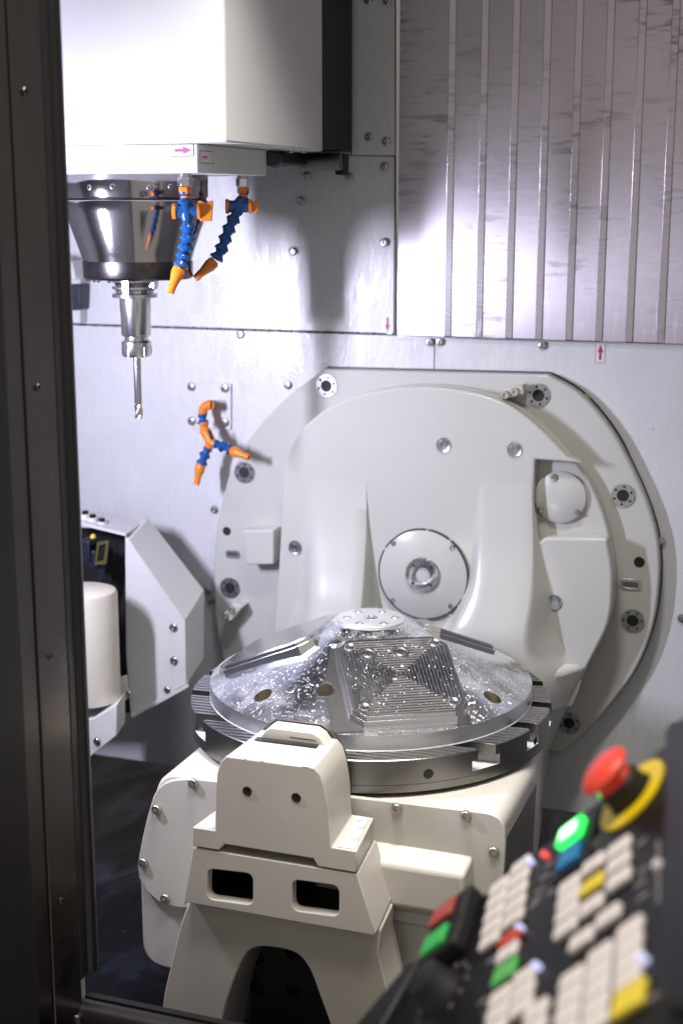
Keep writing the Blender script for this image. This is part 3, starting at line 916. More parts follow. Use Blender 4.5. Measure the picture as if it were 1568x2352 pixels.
# front layer with the pocket cut out at the upper right
front = []
done = False
for p in arm_full:
    z0, z1 = pocket[5][1], pocket[0][1]
    if p[0] > 0.18 and z0 < p[1] < z1:
        if not done:
            front += pocket; done = True
        continue
    front.append(p)
arm = link('arm', prism_y(front, Y_ARM, 0.3362), 'cast', crad, bevel=0.004, seg=3)
pc = (0.1942, 0.3280, 1.2258)
cv = link('round_cover', lathe([(0, 0.0), (0.0385, 0.0), (0.0400, -0.0012), (0.0400, -0.02), (0, -0.02)], frame((pc[0], 0.328, pc[2]), FRONT), 56), 'cast', crad)
for x, z in [(0.1845, 1.2570), (0.1645, 1.2046), (0.2217, 1.2039)]:
    place('screw', SMALL, (x, 0.328, z), FRONT, cv, 1.15, random.uniform(0, 1))
for x, z in [(0.0139, 1.3001), (0.1258, 1.2997), (-0.2336, 1.1161), (0.1942, 1.0647)]:
    place('plug', PLUG, (x, Y_ARM, z), FRONT, crad)


def gusset(rows, p_edge=0.35):
    """rows: z, base left, top left, top right, base right, protrusion; softly rounded edges"""
    verts, faces = [], []
    cols = None
    for z, bl, tl, tr, br, p in rows:
        pts = []
        def seg(a, b, n, ease):
            for k in range(n):
                t = k / n
                pts.append((a[0] + (b[0] - a[0]) * t, a[1] + (b[1] - a[1]) * ease(t)))
        ya, yb = Y_ARM + 0.0005 + max(0.0, -p), Y_ARM - p
        s = lambda t: t * t * (3 - 2 * t)
        seg((bl, ya), (tl, yb), 8, s)
        seg((tl, yb), (tr, yb), 4, lambda t: t)
        seg((tr, yb), (br, ya), 8, s)
        pts.append((br, ya))
        cols = len(pts)
        verts += [(x, y, z) for x, y in pts]
    for i in range(len(rows) - 1):
        for k in range(cols - 1):
            faces.append([i * cols + k, i * cols + k + 1, (i + 1) * cols + k + 1, (i + 1) * cols + k])
    return mesh(verts, faces)


def smooth_rows(rows, n=7):
    """rows blended by a spline so that the gusset grows out of the arm without a step"""
    out = []
    for i in range(len(rows) - 1):
        g = [rows[max(0, min(len(rows) - 1, i + k))] for k in (-1, 0, 1, 2)]
        for k in range(n):
            t = k / n
            out.append(tuple(0.5 * (2 * b + (c - a) * t + (2 * a - 5 * b + 4 * c - d) * t * t + (-a + 3 * b - 3 * c + d) * t ** 3) for a, b, c, d in zip(*g)))
    out.append(rows[-1])
    return out


gl = [(1.2770, -0.2159, -0.1898, -0.1192, -0.1163, -0.0006),
      (1.2203, -0.2200, -0.1915, -0.1120, -0.1125, 0.0008),
      (1.1559, -0.2242, -0.1917, -0.1092, -0.1064, 0.009),
      (1.0907, -0.2262, -0.1882, -0.1079, -0.1002, 0.025),
      (1.0320, -0.2327, -0.1831, -0.1066, -0.0955, 0.044),
      (0.9876, -0.2486, -0.1825, -0.1066, -0.0908, 0.055),
      (0.90, -0.2646, -0.1872, -0.1058, -0.0816, 0.055)]
link('gusset', gusset(smooth_rows(gl)), 'cast', crad, smooth=60)
gr = [(1.2931, 0.0708, 0.0791, 0.1508, 0.1535, -0.0006),
      (1.2389, 0.0678, 0.0808, 0.1534, 0.1557, 0.0008),
      (1.1497, 0.0613, 0.0800, 0.1601, 0.1698, 0.013),
      (1.0800, 0.0515, 0.0768, 0.1609, 0.1894, 0.034),
      (1.0236, 0.0270, 0.0543, 0.1565, 0.1980, 0.053),
      (0.9880, 0.0060, 0.0362, 0.1581, 0.2154, 0.056),
      (0.95, -0.0080, 0.0233, 0.1689, 0.2402, 0.056),
      (0.90, -0.0080, 0.0233, 0.1770, 0.2269, 0.056)]
link('gusset', gusset(smooth_rows(gr)), 'cast', crad, smooth=60)
# hub
hx, hz = (-0.0154, 1.0914)
hub = link('hub_cover', lathe([(0, 0.006), (0.0700, 0.006), (0.0722, 0.0045), (0.0722, 0), (0, 0)], frame((hx, Y_ARM, hz), FRONT), 72), 'cast', crad)
for a0, a1 in ((-84, -58), (-54, -40), (-36, -28), (-20, 52), (56, 84), (87, 148), (152, 262)):
    pr = []
    for k in range(13):
        a = R_(a0 + (a1 - a0) * k / 12); pr.append((hx + 0.0742 * math.cos(a), hz + 0.0742 * math.sin(a)))
    for k in range(12, -1, -1):
        a = R_(a0 + (a1 - a0) * k / 12); pr.append((hx + 0.0720 * math.cos(a), hz + 0.0720 * math.sin(a)))
    link('seal_arc', prism_y(pr, Y_ARM - 0.0056, Y_ARM + 0.001), 'seam', hub)
link('hub_ring', lathe([(0, 0.0030), (0.0100, 0.0030), (0.0125, 0.0022), (0.0132, 0.0030), (0.0132, 0.0092), (0.0140, 0.0098), (0.0272, 0.0098), (0.0280, 0.0090), (0.0280, 0.0055)], frame((hx, Y_ARM, hz), FRONT), 64), 'turned', hub)
for k in range(4):
    a = R_(44 + 90 * k)
    link('tapped_hole', lathe([(0, 0.0002), (0.0022, 0.0002), (0.0026, 0.0)], frame((hx + 0.0205 * math.cos(a), Y_ARM - 0.0098, hz + 0.0205 * math.sin(a)), FRONT), 16), 'hole', hub)
for x, z in [(-0.0642, 1.1385), (0.0322, 1.1392), (-0.0649, 1.0438), (0.0310, 1.0444)]:
    place('screw', SMALL, (x, Y_ARM - 0.005, z), FRONT, hub, 0.95, random.uniform(0, 1))

# body under the table: front outline swept back, narrowing toward the arm
body_o = fillet([(-0.2385, 0.82), (-0.2040, 0.9480), (0.2460, 0.9500), (0.2440, 0.672), (-0.2385, 0.668)], [0.06, 0.035, 0.022, 0.03, 0.035], 7)
def cradle_body():
    secs = [(-0.2455, 1.0, 0), (-0.05, 1.0, 0), (0.06, 0.94, 0.0), (0.18, 0.84, 0.0), (0.3095, 0.76, 0.0)]
    n = len(body_o)
    verts, faces = [], []
    for y, s, dz in secs:
        for x, z in body_o:
            verts.append((x * s, y, z + dz))
    for i in range(len(secs) - 1):
        for k in range(n):
            j = (k + 1) % n
            faces.append([i * n + k, i * n + j, (i + 1) * n + j, (i + 1) * n + k])
    faces.append(list(range(n))); faces.append([(len(secs) - 1) * n + k for k in range(n)])
    return mesh(verts, faces)
link('cradle_body', cradle_body(), 'cream', crad, bevel=0.004, seg=2)
link('milled_side', mesh([(0.2475, -0.238, 0.918), (0.2475, -0.052, 0.918), (0.2425, -0.052, 0.70), (0.2425, -0.238, 0.70), (0.2400, -0.238, 0.918), (0.2400, -0.052, 0.918), (0.2350, -0.052, 0.70), (0.2350, -0.238, 0.70)],
     [[0, 1, 2, 3], [7, 6, 5, 4], [0, 4, 5, 1], [1, 5, 6, 2], [2, 6, 7, 3], [3, 7, 4, 0]]), 'brushedgrey', crad)
def rear_foot():
    fb = [(0.252, 0.972), (0.217, 0.890), (0.183, 0.806), (0.170, 0.62), (-0.170, 0.62), (-0.183, 0.806), (-0.217, 0.890), (-0.252, 0.972)]
    fm = [(0.215, 0.962), (0.197, 0.892), (0.180, 0.806), (0.168, 0.62), (-0.168, 0.62), (-0.180, 0.806), (-0.197, 0.892), (-0.215, 0.962)]
    ff = [(0.150, 0.955), (0.172, 0.880), (0.174, 0.806), (0.164, 0.62), (-0.164, 0.62), (-0.174, 0.806), (-0.172, 0.880), (-0.150, 0.955)]
    verts = [(x, y, z) for o_, y in ((fb, 0.3098), (fm, 0.288), (ff, 0.256)) for x, z in o_]
    faces = [list(range(8)), [16 + k for k in range(8)]]
    for r in range(2):
        for k in range(8):
            j2 = (k + 1) % 8
            faces.append([r * 8 + k, r * 8 + j2, (r + 1) * 8 + j2, (r + 1) * 8 + k])
    return mesh(verts, faces)
link('rear_foot', rear_foot(), 'cast', crad, bevel=0.008, seg=4, smooth=70)
plate_o = spline([(-0.2377, 0.8156), (-0.2287, 0.8571), (-0.2165, 0.9004), (-0.2064, 0.9242), (-0.1872, 0.9402), (-0.1543, 0.9484)], 4, False) + spline([(0.2142, 0.9590), (0.2344, 0.9582), (0.2472, 0.9507), (0.2525, 0.9299), (0.2518, 0.8934)], 4, False) + [(0.2446, 0.7966), (0.1122, 0.7998), (-0.0874, 0.7810)] + spline([(-0.1776, 0.7650), (-0.2023, 0.7663), (-0.2248, 0.7805), (-0.2358, 0.7973)], 4, False)
pl = link('front_cover', prism_y(plate_o, -0.2525, -0.2458), 'cream', crad, bevel=0.0012)
for x, z in [(-0.1533, 0.9430), (-0.2065, 0.8993), (-0.2286, 0.8213), (-0.1976, 0.7758), (0.1179, 0.9496), (0.2043, 0.9530), (0.2392, 0.9121)]:
    place('screw', CAPSCREW, (x, -0.2525, z), FRONT, pl, 0.95, random.uniform(0, 1))
# wedge-shaped boss on the cover
bz = [0.9027, 0.8841, 0.8330, 0.8160]
bx0, bx1 = 0.02, 0.2082
boss = mesh([(bx0, -0.2515, bz[0]), (bx0, -0.276, bz[1]), (bx0, -0.276, bz[2]), (bx0, -0.2515, bz[3] - 0.003),
             (bx1 + 0.006, -0.2515, bz[0]), (bx1, -0.276, bz[1]), (bx1, -0.276, bz[2]), (bx1 + 0.006, -0.2515, bz[3] - 0.003)],
            [[0, 1, 5, 4], [1, 2, 6, 5], [2, 3, 7, 6], [0, 3, 2, 1], [4, 5, 6, 7], [0, 4, 7, 3]])
link('boss', boss, 'cream', pl, bevel=0.004, seg=3)

# ================================================================== ROTARY TABLE
tab = root('rotary_table', (0, 0, 0.93), 'round steel rotary table with notched, ridged rim under the aluminium part', 'rotary table')
SLOT_ROT = R_(3.5)
SLOTS = [-0.158, -0.072, 0.012, 0.098, 0.184]
su, sv = Vector((math.cos(SLOT_ROT), math.sin(SLOT_ROT), 0)), Vector((-math.sin(SLOT_ROT), math.cos(SLOT_ROT), 0))
plate = link('table_plate', lathe([(0, 0.9990), (0.2490, 0.9990), (0.2500, 0.9980), (0.2500, 0.9665), (0, 0.9665)], None, 160), None, tab, mats=['table', 'tableside', 'slotfloor'])
tcut = []
for c in SLOTS:
    for half, z0, z1 in ((0.0112, 0.9850, 1.02), (0.0175, 0.9720, 0.9856)):
        q = [su * a + sv * (c + b) for a, b in ((-0.4, -half), (0.4, -half), (0.4, half), (-0.4, half))]
        tcut.append(prism_z([(p.x, p.y) for p in q], z0, z1))
cut(plate, tcut)
for p in plate.data.polygons:
    c = plate.matrix_basis @ p.center
    p.material_index = 1 if abs(p.normal.z) < 0.5 else (2 if abs(c.z - 0.9720) < 0.0005 else 0)
link('lower_disc', lathe([(0, 0.9663), (0.2485, 0.9663), (0.2495, 0.9655), (0.2495, 0.9560), (0.243, 0.9520), (0, 0.9520)], None, 112), 'tableside', tab)
link('bearing_disc', lathe([(0, 0.9518), (0.232, 0.9518), (0.234, 0.949), (0.234, 0.938), (0, 0.938)], None, 96), 'darksteel', tab)
# parallel ground lands between the slots, showing left and right of the part
lands = {}
edges = [-0.249] + sum([[c - 0.0112, c + 0.0112] for c in SLOTS], []) + [0.249]
for lo_, hi_ in zip(edges[0::2], edges[1::2]):
    n = max(1, round((hi_ - lo_) / 0.0098))
    for k in range(n + 1):
        y = lo_ + 0.0009 + (hi_ - lo_ - 0.0018) * k / n
        outer = math.sqrt(max(0.0, 0.2488 ** 2 - (abs(y) + 0.001) ** 2))
        inner = math.sqrt(0.2215 ** 2 - y * y) if abs(y) < 0.2215 else 0.0
        if outer - inner < 0.006: continue
        wd = 0.0016 if k in (0, n) else 0.0011
        for sgn in ((1, -1) if inner > 0 else (1,)):
            a, b = (inner - 0.002, outer) if inner > 0 else (-outer, outer)
            q = [su * (sgn * x_) + sv * (y + t_) for x_, t_ in ((a, -wd), (b, -wd), (b, wd), (a, wd))]
            link('ridge', prism_z([(p.x, p.y) for p in q], 0.9988, 1.0001), 'steel', plate)
for a, r in ((-55, 0.0062), (-12, 0.005)):
    d = (math.cos(R_(a)), math.sin(R_(a)), 0)
    link('rim_hole', lathe([(0, 0.0004), (r, 0.0004), (r * 1.1, 0)], frame((d[0] * 0.2498, d[1] * 0.2498, 0.978), d), 20), 'hole', tab)

# ================================================================== WORKPIECE
work = root('workpiece', (0, 0, 1.0), 'domed aluminium part with three inclined square pads, spattered with coolant, on the table', 'machined part')
AZ0, TAU, RC, SQ, ZC, SH = -60.5, 23.4, 0.1304, 0.154, 1.0684, 0.014
PADS = [AZ0 + 120 * k for k in range(3)]
RW = 0.2225
def cone_h(r):
    # rim, straight flank, steeper neck, flat top
    t = max(0.0, min(1.0, (RW - r) / (RW - 0.052)))
    return 1.021 + 0.083 * (0.965 * t + 0.035 * t ** 6)
def surf(x, y):
    r = math.hypot(x, y)
    h = cone_h(r)
    for a in PADS:
        u = (math.cos(R_(a)), math.sin(R_(a)))
        rho = x * u[0] + y * u[1]
        if rho > 0.055:
            pl_ = ZC - 0.0155 - math.tan(R_(TAU)) * (rho - RC)
            h = min(h, max(pl_, 1.0205))
    if r < 0.052:
        h = 1.104
    return h
def dome():
    verts, faces, tags = [], [], []
    nr, na = 90, 288
    radii = [0.052 + (RW - 0.052) * (i / nr) for i in range(nr + 1)]
    for r in radii:
        for k in range(na):
            a = 2 * math.pi * k / na
            x, y = r * math.cos(a), r * math.sin(a)
            verts.append((x, y, surf(x, y) if r > 0.0521 else 1.104))
    for i in range(nr):
        for k in range(na):
            j = (k + 1) % na
            faces.append([i * na + k, i * na + j, (i + 1) * na + j, (i + 1) * na + k])
    b = len(verts)
    for k in range(na):
        a = 2 * math.pi * k / na
        verts.append((RW * math.cos(a), RW * math.sin(a), 1.0002))
    for k in range(na):
        j = (k + 1) % na
        faces.append([nr * na + k, nr * na + j, b + j, b + k])
    faces.append([b + k for k in range(na)])
    faces.append([k for k in range(na)][::-1])
    return mesh(verts, faces)
me = dome()
me.materials.append(M['aluw']); me.materials.append(M['alu']); me.materials.append(M['gold']); me.materials.append(M['alurim'])
body = bpy.data.objects.new('dome', me); col.objects.link(body)
HOLES = [(-0.0942, -0.1622), (-0.0101, -0.1550), (0.1871, -0.0586), (0.115, 0.125), (-0.05, 0.165)]
tools = []
for h in HOLES:
    tools.append(lathe([(0, 1.010), (0.0115, 1.010), (0.0115, 1.2), (0, 1.2)], Matrix.Translation((h[0], h[1], 0)), 32))
cut(body, tools)
me = body.data
up = Vector((0, 0, 1))
for p in me.polygons:
    c = p.center
    if any(math.hypot(c.x - h[0], c.y - h[1]) < 0.0119 for h in HOLES):
        p.material_index = 2
        continue
    for a in PADS:
        u = (math.cos(R_(a)), math.sin(R_(a)))
        rho = c.x * u[0] + c.y * u[1]
        pl_ = ZC - 0.0155 - math.tan(R_(TAU)) * (rho - RC)
        if rho > 0.055 and abs(c.z - pl_) < 0.0004:
            p.material_index = 1
    if abs(p.normal.z) < 0.2 and math.hypot(c.x, c.y) > RW - 0.004:
        p.material_index = 3
attach(body, work)
link('coolant_bead', lathe([(RW + 0.0002, 1.0012), (RW + 0.0007, 1.0008), (RW + 0.0012, 1.0002), (RW + 0.0012, 0.9994)], None, 160), 'milk', work)
top = link('top_disc', lathe([(0, 1.1075), (0.0455, 1.1075), (0.0470, 1.1066), (0.0470, 1.1035), (0, 1.1035)], None, 64), 'milky', work)
for k in range(6):
    a = R_(20 + 60 * k)
    link('bolt_hole', lathe([(0, 0.0002), (0.0042, 0.0002), (0.0056, 0.0006), (0.0062, 0.0)], Matrix.Translation((0.033 * math.cos(a), 0.033 * math.sin(a), 1.1075)), 20), 'gold', top)
link('centre_bore', lathe([(0, 0.0003), (0.004, 0.0003), (0.0045, 0.0008), (0.0088, 0.0006), (0.0095, 0.0)], Matrix.Translation((0, 0, 1.1075)), 28), 'steel', top)


def pad(az, bores):
    u = Vector((math.cos(R_(az)), math.sin(R_(az)), 0)); v = Vector((-u.y, u.x, 0))
    dn = u * math.cos(R_(TAU)) - Vector((0, 0, math.sin(R_(TAU))))
    nrm = v.cross(dn) * -1
    if nrm.z < 0: nrm = -nrm
    c = u * RC + v * SH + Vector((0, 0, ZC))
    f = lambda x, y, z: c + v * x + dn * y + nrm * z        # x across, y down the slope, z outward
    def octo(h, ch):
        return [(-h + ch, -h), (h - ch, -h), (h, -h + ch), (h, h - ch), (h - ch, h), (-h + ch, h), (-h, h - ch), (-h, -h + ch)]
    p0 = link('pad', extrude2(octo(SQ / 2, 0.017), (), lambda p: f(p[0], p[1], -0.026), lambda p: f(p[0], p[1], -0.0075)), 'alu', work, bevel=0.0006)
    link('pad_step', extrude2(octo(SQ / 2 - 0.0035, 0.016), (), lambda p: f(p[0], p[1], -0.0078), lambda p: f(p[0], p[1], -0.0022)), 'alu', p0, bevel=0.0005)
    if not bores:
        link('pad_face', extrude2(octo(SQ / 2 - 0.0065, 0.015), (), lambda p: f(p[0], p[1], -0.0024), lambda p: f(p[0], p[1], -0.0008)), 'alu', p0, bevel=0.0003)
        return
    # concentric square ridges: a low stepped pyramid
    verts, faces = [], []
    H = SQ / 2 - 0.0065
    n = 15
    rings = []
    for k in range(n):
        a = H * (1 - k / n); b_ = H * (1 - (k + 0.62) / n)
        z = -0.0020 + 0.00006 * k
        for h, zz in ((a, z), (a - 0.0010, z + 0.0013), (b_ + 0.0006, z + 0.0013), (b_ - 0.0006, z)):
            ch = max(0.0, 0.0145 - (H - h))
            pts = octo(h, ch) if ch > 0.0006 else octo(h, 0.0004)
            ids = []
            for q in pts:
                ids.append(len(verts)); verts.append(f(q[0], q[1], zz))
            rings.append(ids)
    for r0, r1 in zip(rings, rings[1:]):
        for i in range(8):
            j = (i + 1) % 8
            faces.append([r0[i], r0[j], r1[j], r1[i]])
    faces.append(rings[-1])
    link('grooved_face', mesh(verts, faces), 'alupad', p0, smooth=20)
    for sx, sy in ((-1, -1), (1, -1), (-1, 1), (1, 1)):
        link('corner_pocket', lathe([(0, 0.0006), (0.0052, 0.0006), (0.0066, 0.0014), (0.0076, 0.0008), (0.0076, -0.002)], frame(f(sx * (H - 0.013), sy * (H - 0.013), -0.0006), nrm), 24), 'alu', p0)
    for x, y in (((-0.036, -0.042), (0.008, -0.042)) if bores else ()):
        b0 = link('counterbore', lathe([(0.0028, -0.0005), (0.0030, 0.0012), (0.0062, 0.0012), (0.0078, 0.0004), (0.0090, 0.0004), (0.0098, 0.0020), (0.0112, 0.0020), (0.0115, -0.001)], frame(f(x, y, -0.0002), nrm), 32), 'alu', p0)
        link('bore', lathe([(0, 0.0004), (0.0031, 0.0004)], frame(f(x, y, -0.0002), nrm), 16), 'hole', b0)


for az in PADS:
    pad(az, az == AZ0)

# ================================================================== FRONT SUPPORT
sup = root('front_support', (0, -0.31, 0.60), 'beige cast front support with two round holes and two square windows', 'support stand')
YS, YSB = -0.36, -0.266
def taper(p): return (p[0] * 0.90, p[1])
hood_o = [(-0.0735, 0.938), (-0.0735, 0.905), (-0.104, 0.905), (-0.104, 0.938)]
blk = [(-0.104, 0.912), (-0.104, 0.9365), (-0.0745, 0.9365), (-0.0730, 0.985), (-0.0705, 1.010), (-0.0660, 1.024), (-0.0585, 1.0325), (0.0515, 1.0335), (0.0590, 1.026), (0.0640, 1.012), (0.0690, 0.985), (0.0725, 0.9385), (0.1035, 0.9385), (0.1035, 0.912),
       (0.0560, 0.912), (0.0500, 0.921), (-0.0630, 0.921), (-0.0700, 0.912)]
hood = link('bearing_block', prism_y(blk, YS, YSB, shrink=taper), 'beige', sup, bevel=0.0012)
hm_ = []
for x, z in [(-0.0320, 0.9930), (0.0294, 0.9938)]:
    link('round_hole', lathe([(0.0, 0.0003), (0.0036, 0.0003), (0.0046, 0.0009), (0.0056, 0.0009), (0.0060, 0.0)], frame((x, YS, z), FRONT), 24), 'hole', hood)
    link('hole_rim', lathe([(0.0046, 0.0010), (0.0052, 0.0013), (0.0058, 0.0010)], frame((x, YS, z), FRONT), 24), 'ringdark', hood)
# top pocket with raised cap behind it
link('pocket_wall', mesh([(-0.047, -0.3040, 1.0342), (0.033, -0.3040, 1.0352), (0.033, -0.2930, 1.0348), (-0.047, -0.2930, 1.0340)], [[0, 1, 2, 3]]), 'darksteel', hood)
cap = link('top_cap', extrude2([(-0.0455, 1.030), (-0.036, 1.0435), (-0.030, 1.0475), (0.024, 1.0475), (0.033, 1.0430), (0.0425, 1.030)], (), lambda p: (p[0], -0.2925, p[1]), lambda p: (p[0], -0.2675, p[1])), 'cream', sup, bevel=0.001)
link('cap_scrape', boxm(-0.005, 0.028, -0.2929, -0.2922, 1.0385, 1.0396), 'sensor', cap)
link('bearing_plate', prism_y([(-0.064, 0.92), (-0.0655, 0.985), (-0.0600, 1.018), (-0.048, 1.0375), (-0.034, 1.0495), (0.026, 1.0495), (0.044, 1.0380), (0.056, 1.018), (0.0625, 0.985), (0.062, 0.92)], -0.2656, -0.2620), 'darksteel', sup, bevel=0.0008)
# faded spots on the shoulders
for s in (-1, 1):
    x0 = 0.0800 if s > 0 else -0.0975
    x1 = 0.0985 if s > 0 else -0.0790
    st = link('shoulder_film', mesh([(x0, YS + 0.003, 0.9371 + (0.0020 if s > 0 else 0)), (x1, YS + 0.003, 0.9371 + (0.0020 if s > 0 else 0)), (x1 * 0.90, YSB - 0.003, 0.9371 + (0.0020 if s > 0 else 0)), (x0 * 0.90, YSB - 0.003, 0.9371 + (0.0020 if s > 0 else 0))], [[0, 1, 2, 3]]), 'bluepatch', hood)
    for k in range(5):
        t = 0.12 + 0.19 * k
        xm = (x0 + x1) / 2 * (1 - 0.10 * t) + (0.004 if k % 2 else -0.003)
        ym = YS + 0.003 + (YSB - YS - 0.006) * t
        link('faded_spot', lathe([(0, 0.0004), (0.0052 if k % 2 else 0.0036, 0.0004)], Matrix.Translation((xm, ym, 0.9371 + (0.0020 if s > 0 else 0))), 18), 'spot', st)
for x, w in ((-0.034, 0.002), (-0.013, 0.0035), (0.041, 0.009)):
    zt = 1.0325 + (x + 0.0585) / 0.11 * 0.001
    pts = [(x - w / 2, zt + 0.0003), (x - w * 0.2, zt - 0.0009 * random.random() - 0.0006), (x + w * 0.25, zt - 0.0010 * random.random() - 0.0004), (x + w / 2, zt + 0.0003)]
    link('paint_chip', prism_y(pts, YS - 0.0003, YS + 0.002), 'spot', hood)
# lower casting with windows: upper box
up_o = [(-0.1045, 0.9095), (0.1040, 0.9095), (0.1270, 0.8369 + 0.002), (0.1230, 0.8369 - 0.001), (-0.1150, 0.8369 - 0.001), (-0.1190, 0.8303 + 0.001)]
w1 = fillet([(-0.0858, 0.8853), (-0.0268, 0.8884), (-0.0274, 0.8478), (-0.0878, 0.8457)], 0.010, 5)
w2 = fillet([(0.0231, 0.8896), (0.0817, 0.8913), (0.0817, 0.8527), (0.0228, 0.8500)], 0.010, 5)
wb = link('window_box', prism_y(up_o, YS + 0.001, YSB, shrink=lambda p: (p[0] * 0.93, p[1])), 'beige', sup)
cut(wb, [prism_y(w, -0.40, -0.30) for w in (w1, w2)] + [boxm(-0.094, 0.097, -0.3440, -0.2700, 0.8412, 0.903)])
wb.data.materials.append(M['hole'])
for p in wb.data.polygons:                      # hollow coloured black to stand for the shade inside
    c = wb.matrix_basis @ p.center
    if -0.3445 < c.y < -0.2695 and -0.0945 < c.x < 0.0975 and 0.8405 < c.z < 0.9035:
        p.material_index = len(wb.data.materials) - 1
bv = wb.modifiers.new('edge', 'BEVEL'); bv.width = 0.0020; bv.segments = 3; bv.limit_method = 'ANGLE'; bv.angle_limit = R_(35)
link('box_inside', boxm(-0.092, 0.095, -0.2730, -0.2705, 0.843, 0.901), 'hole', sup)  # black sheet standing for the deep shade behind the windows
# legs with the arch between them
zl = 0.8369 + 0.004
arch = spline([(-0.0749, 0.6946), (-0.0631, 0.7297), (-0.0527, 0.7565), (-0.0420, 0.7749), (-0.0246, 0.7840), (0.0068, 0.7859), (0.0248, 0.7806), (0.0382, 0.7636), (0.0504, 0.7318), (0.0626, 0.6994)], 3, False)
a0, a1 = arch[0], arch[-1]
legs_o = [(-0.1105, 0.8385), (-0.1185, 0.8330), (-0.1338, 0.7934), (-0.1581, 0.6975), (-0.175, 0.60), (a0[0] - 0.018, 0.60)] + arch + [(a1[0] + 0.018, 0.60), (0.170, 0.60), (0.1363, 0.7531), (0.1235, 0.8043), (0.1265, 0.8330), (0.1185, 0.8385)]
link('legs', prism_y(legs_o, -0.340, -0.262, shrink=lambda p: (p[0] * 0.95, p[1])), 'beige', sup, bevel=0.002)
inner = link('inner_plate', boxm(-0.075, 0.085, -0.2615, -0.2560, 0.60, 0.80), 'darksteel', sup)
for x, z in [(-0.0156, 0.7352), (-0.0161, 0.6826), (-0.0650, 0.7197), (-0.0656, 0.6764)]:
    link('bolt_hole', lathe([(0, 0.0004), (0.010, 0.0004), (0.0105, 0)], frame((x, -0.2615, z), FRONT), 20), 'hole', inner)

# ================================================================== GUARD AND CAP AT THE LEFT
gd = root('sheet_guard', (-0.4377, 0.2000, 0.8424), 'pale folded sheet metal guard with slanted top, left of the housing', 'guard')
gf = [(-0.4844, 1.1339), (-0.4641, 1.1298), (-0.3819, 1.0094), (-0.3808, 0.9004), (-0.4862, 0.8364), (-0.4798, 1.0174)]
gb = [(-0.5173, 1.1538), (-0.4824, 1.1520), (-0.3838, 1.0379), (-0.3881, 0.9194), (-0.3865, 0.9173), (-0.4199, 0.8727), (-0.5122, 0.8210)]
def loft(a, b, ya, yb):
    verts = [(x, ya, z) for x, z in a] + [(x, yb, z) for x, z in b]
    n = len(a)
    faces = [list(range(n)), [n + i for i in range(n)][::-1]]
    for i in range(n):
        j = (i + 1) % n
        faces.append([i, j, j + n, i + n])
    return mesh(verts, faces)
gf = [(-0.4851, 1.1368), (-0.4789, 1.1344), (-0.3819, 1.0094), (-0.3808, 0.9004), (-0.4863, 0.8348), (-0.4905, 0.9418)]
gb = [(-0.5265, 1.1521), (-0.4850, 1.1507), (-0.3862, 1.0364), (-0.3897, 0.9177), (-0.5059, 0.8359), (-0.5352, 0.9111)]
g = link('shell', loft(gf, gb, 0.20, 0.285), 'guard', gd, bevel=0.0018)
link('front_strip', loft([(-0.4729, 1.1258), (-0.4585, 1.1082), (-0.3812, 1.0099), (-0.3824, 0.9021), (-0.4056, 0.8860), (-0.4042, 0.9915)], [(-0.4739, 1.1253), (-0.4596, 1.1076), (-0.3822, 1.0092), (-0.3834, 0.9014), (-0.4066, 0.8852), (-0.4052, 0.9908)], 0.1985, 0.2005), 'guard', g, bevel=0.0004)
for x, z in [(-0.4018, 0.9954), (-0.4025, 0.9392)]:
    place('screw', BUTTON, (x, 0.1985, z), FRONT, gd, 1.0, random.uniform(0, 1))
place('screw', BUTTON, (-0.4163, 0.1980, 0.8879), FRONT, gd, 0.8)
link('lower_lip', loft([(-0.4846, 0.8376), (-0.3777, 0.9032), (-0.3763, 0.8974), (-0.4816, 0.8303)], [(-0.4971, 0.8280), (-0.3890, 0.8944), (-0.3876, 0.8885), (-0.4940, 0.8207)], 0.197, 0.22), 'guard', gd, bevel=0.0005)
link('recess_back', loft([(-0.6312, 1.1277), (-0.5138, 1.1368), (-0.5188, 0.8114), (-0.6468, 0.7954)], [(-0.6372, 1.1251), (-0.5192, 1.1342), (-0.5242, 0.8072), (-0.6528, 0.7912)], 0.27, 0.275), 'hole', gd)
link('roof_plate', loft([(-0.5945, 1.1618), (-0.4832, 1.1442), (-0.4834, 1.1398), (-0.5948, 1.1559)], [(-0.6448, 1.1563), (-0.4928, 1.1485), (-0.4929, 1.1455), (-0.6450, 1.1525)], 0.2, 0.3), 'guard', gd, bevel=0.0005)
for p in ((-0.5679, 0.2200, 1.1611), (-0.5544, 0.2200, 1.1562), (-0.5376, 0.2200, 1.1509)):
    k = link('stand_off', lathe([(0, 0), (0.0085, 0), (0.0085, 0.010), (0.0075, 0.0115), (0, 0.0115)], Matrix.Translation((p[0], p[1], p[2] - 0.006)), 20), 'guard', gd)
    link('stand_off_cap', lathe([(0, 0), (0.005, 0), (0.005, 0.005), (0, 0.006)], Matrix.Translation((p[0], p[1], p[2] + 0.0057)), 16), 'black', k)

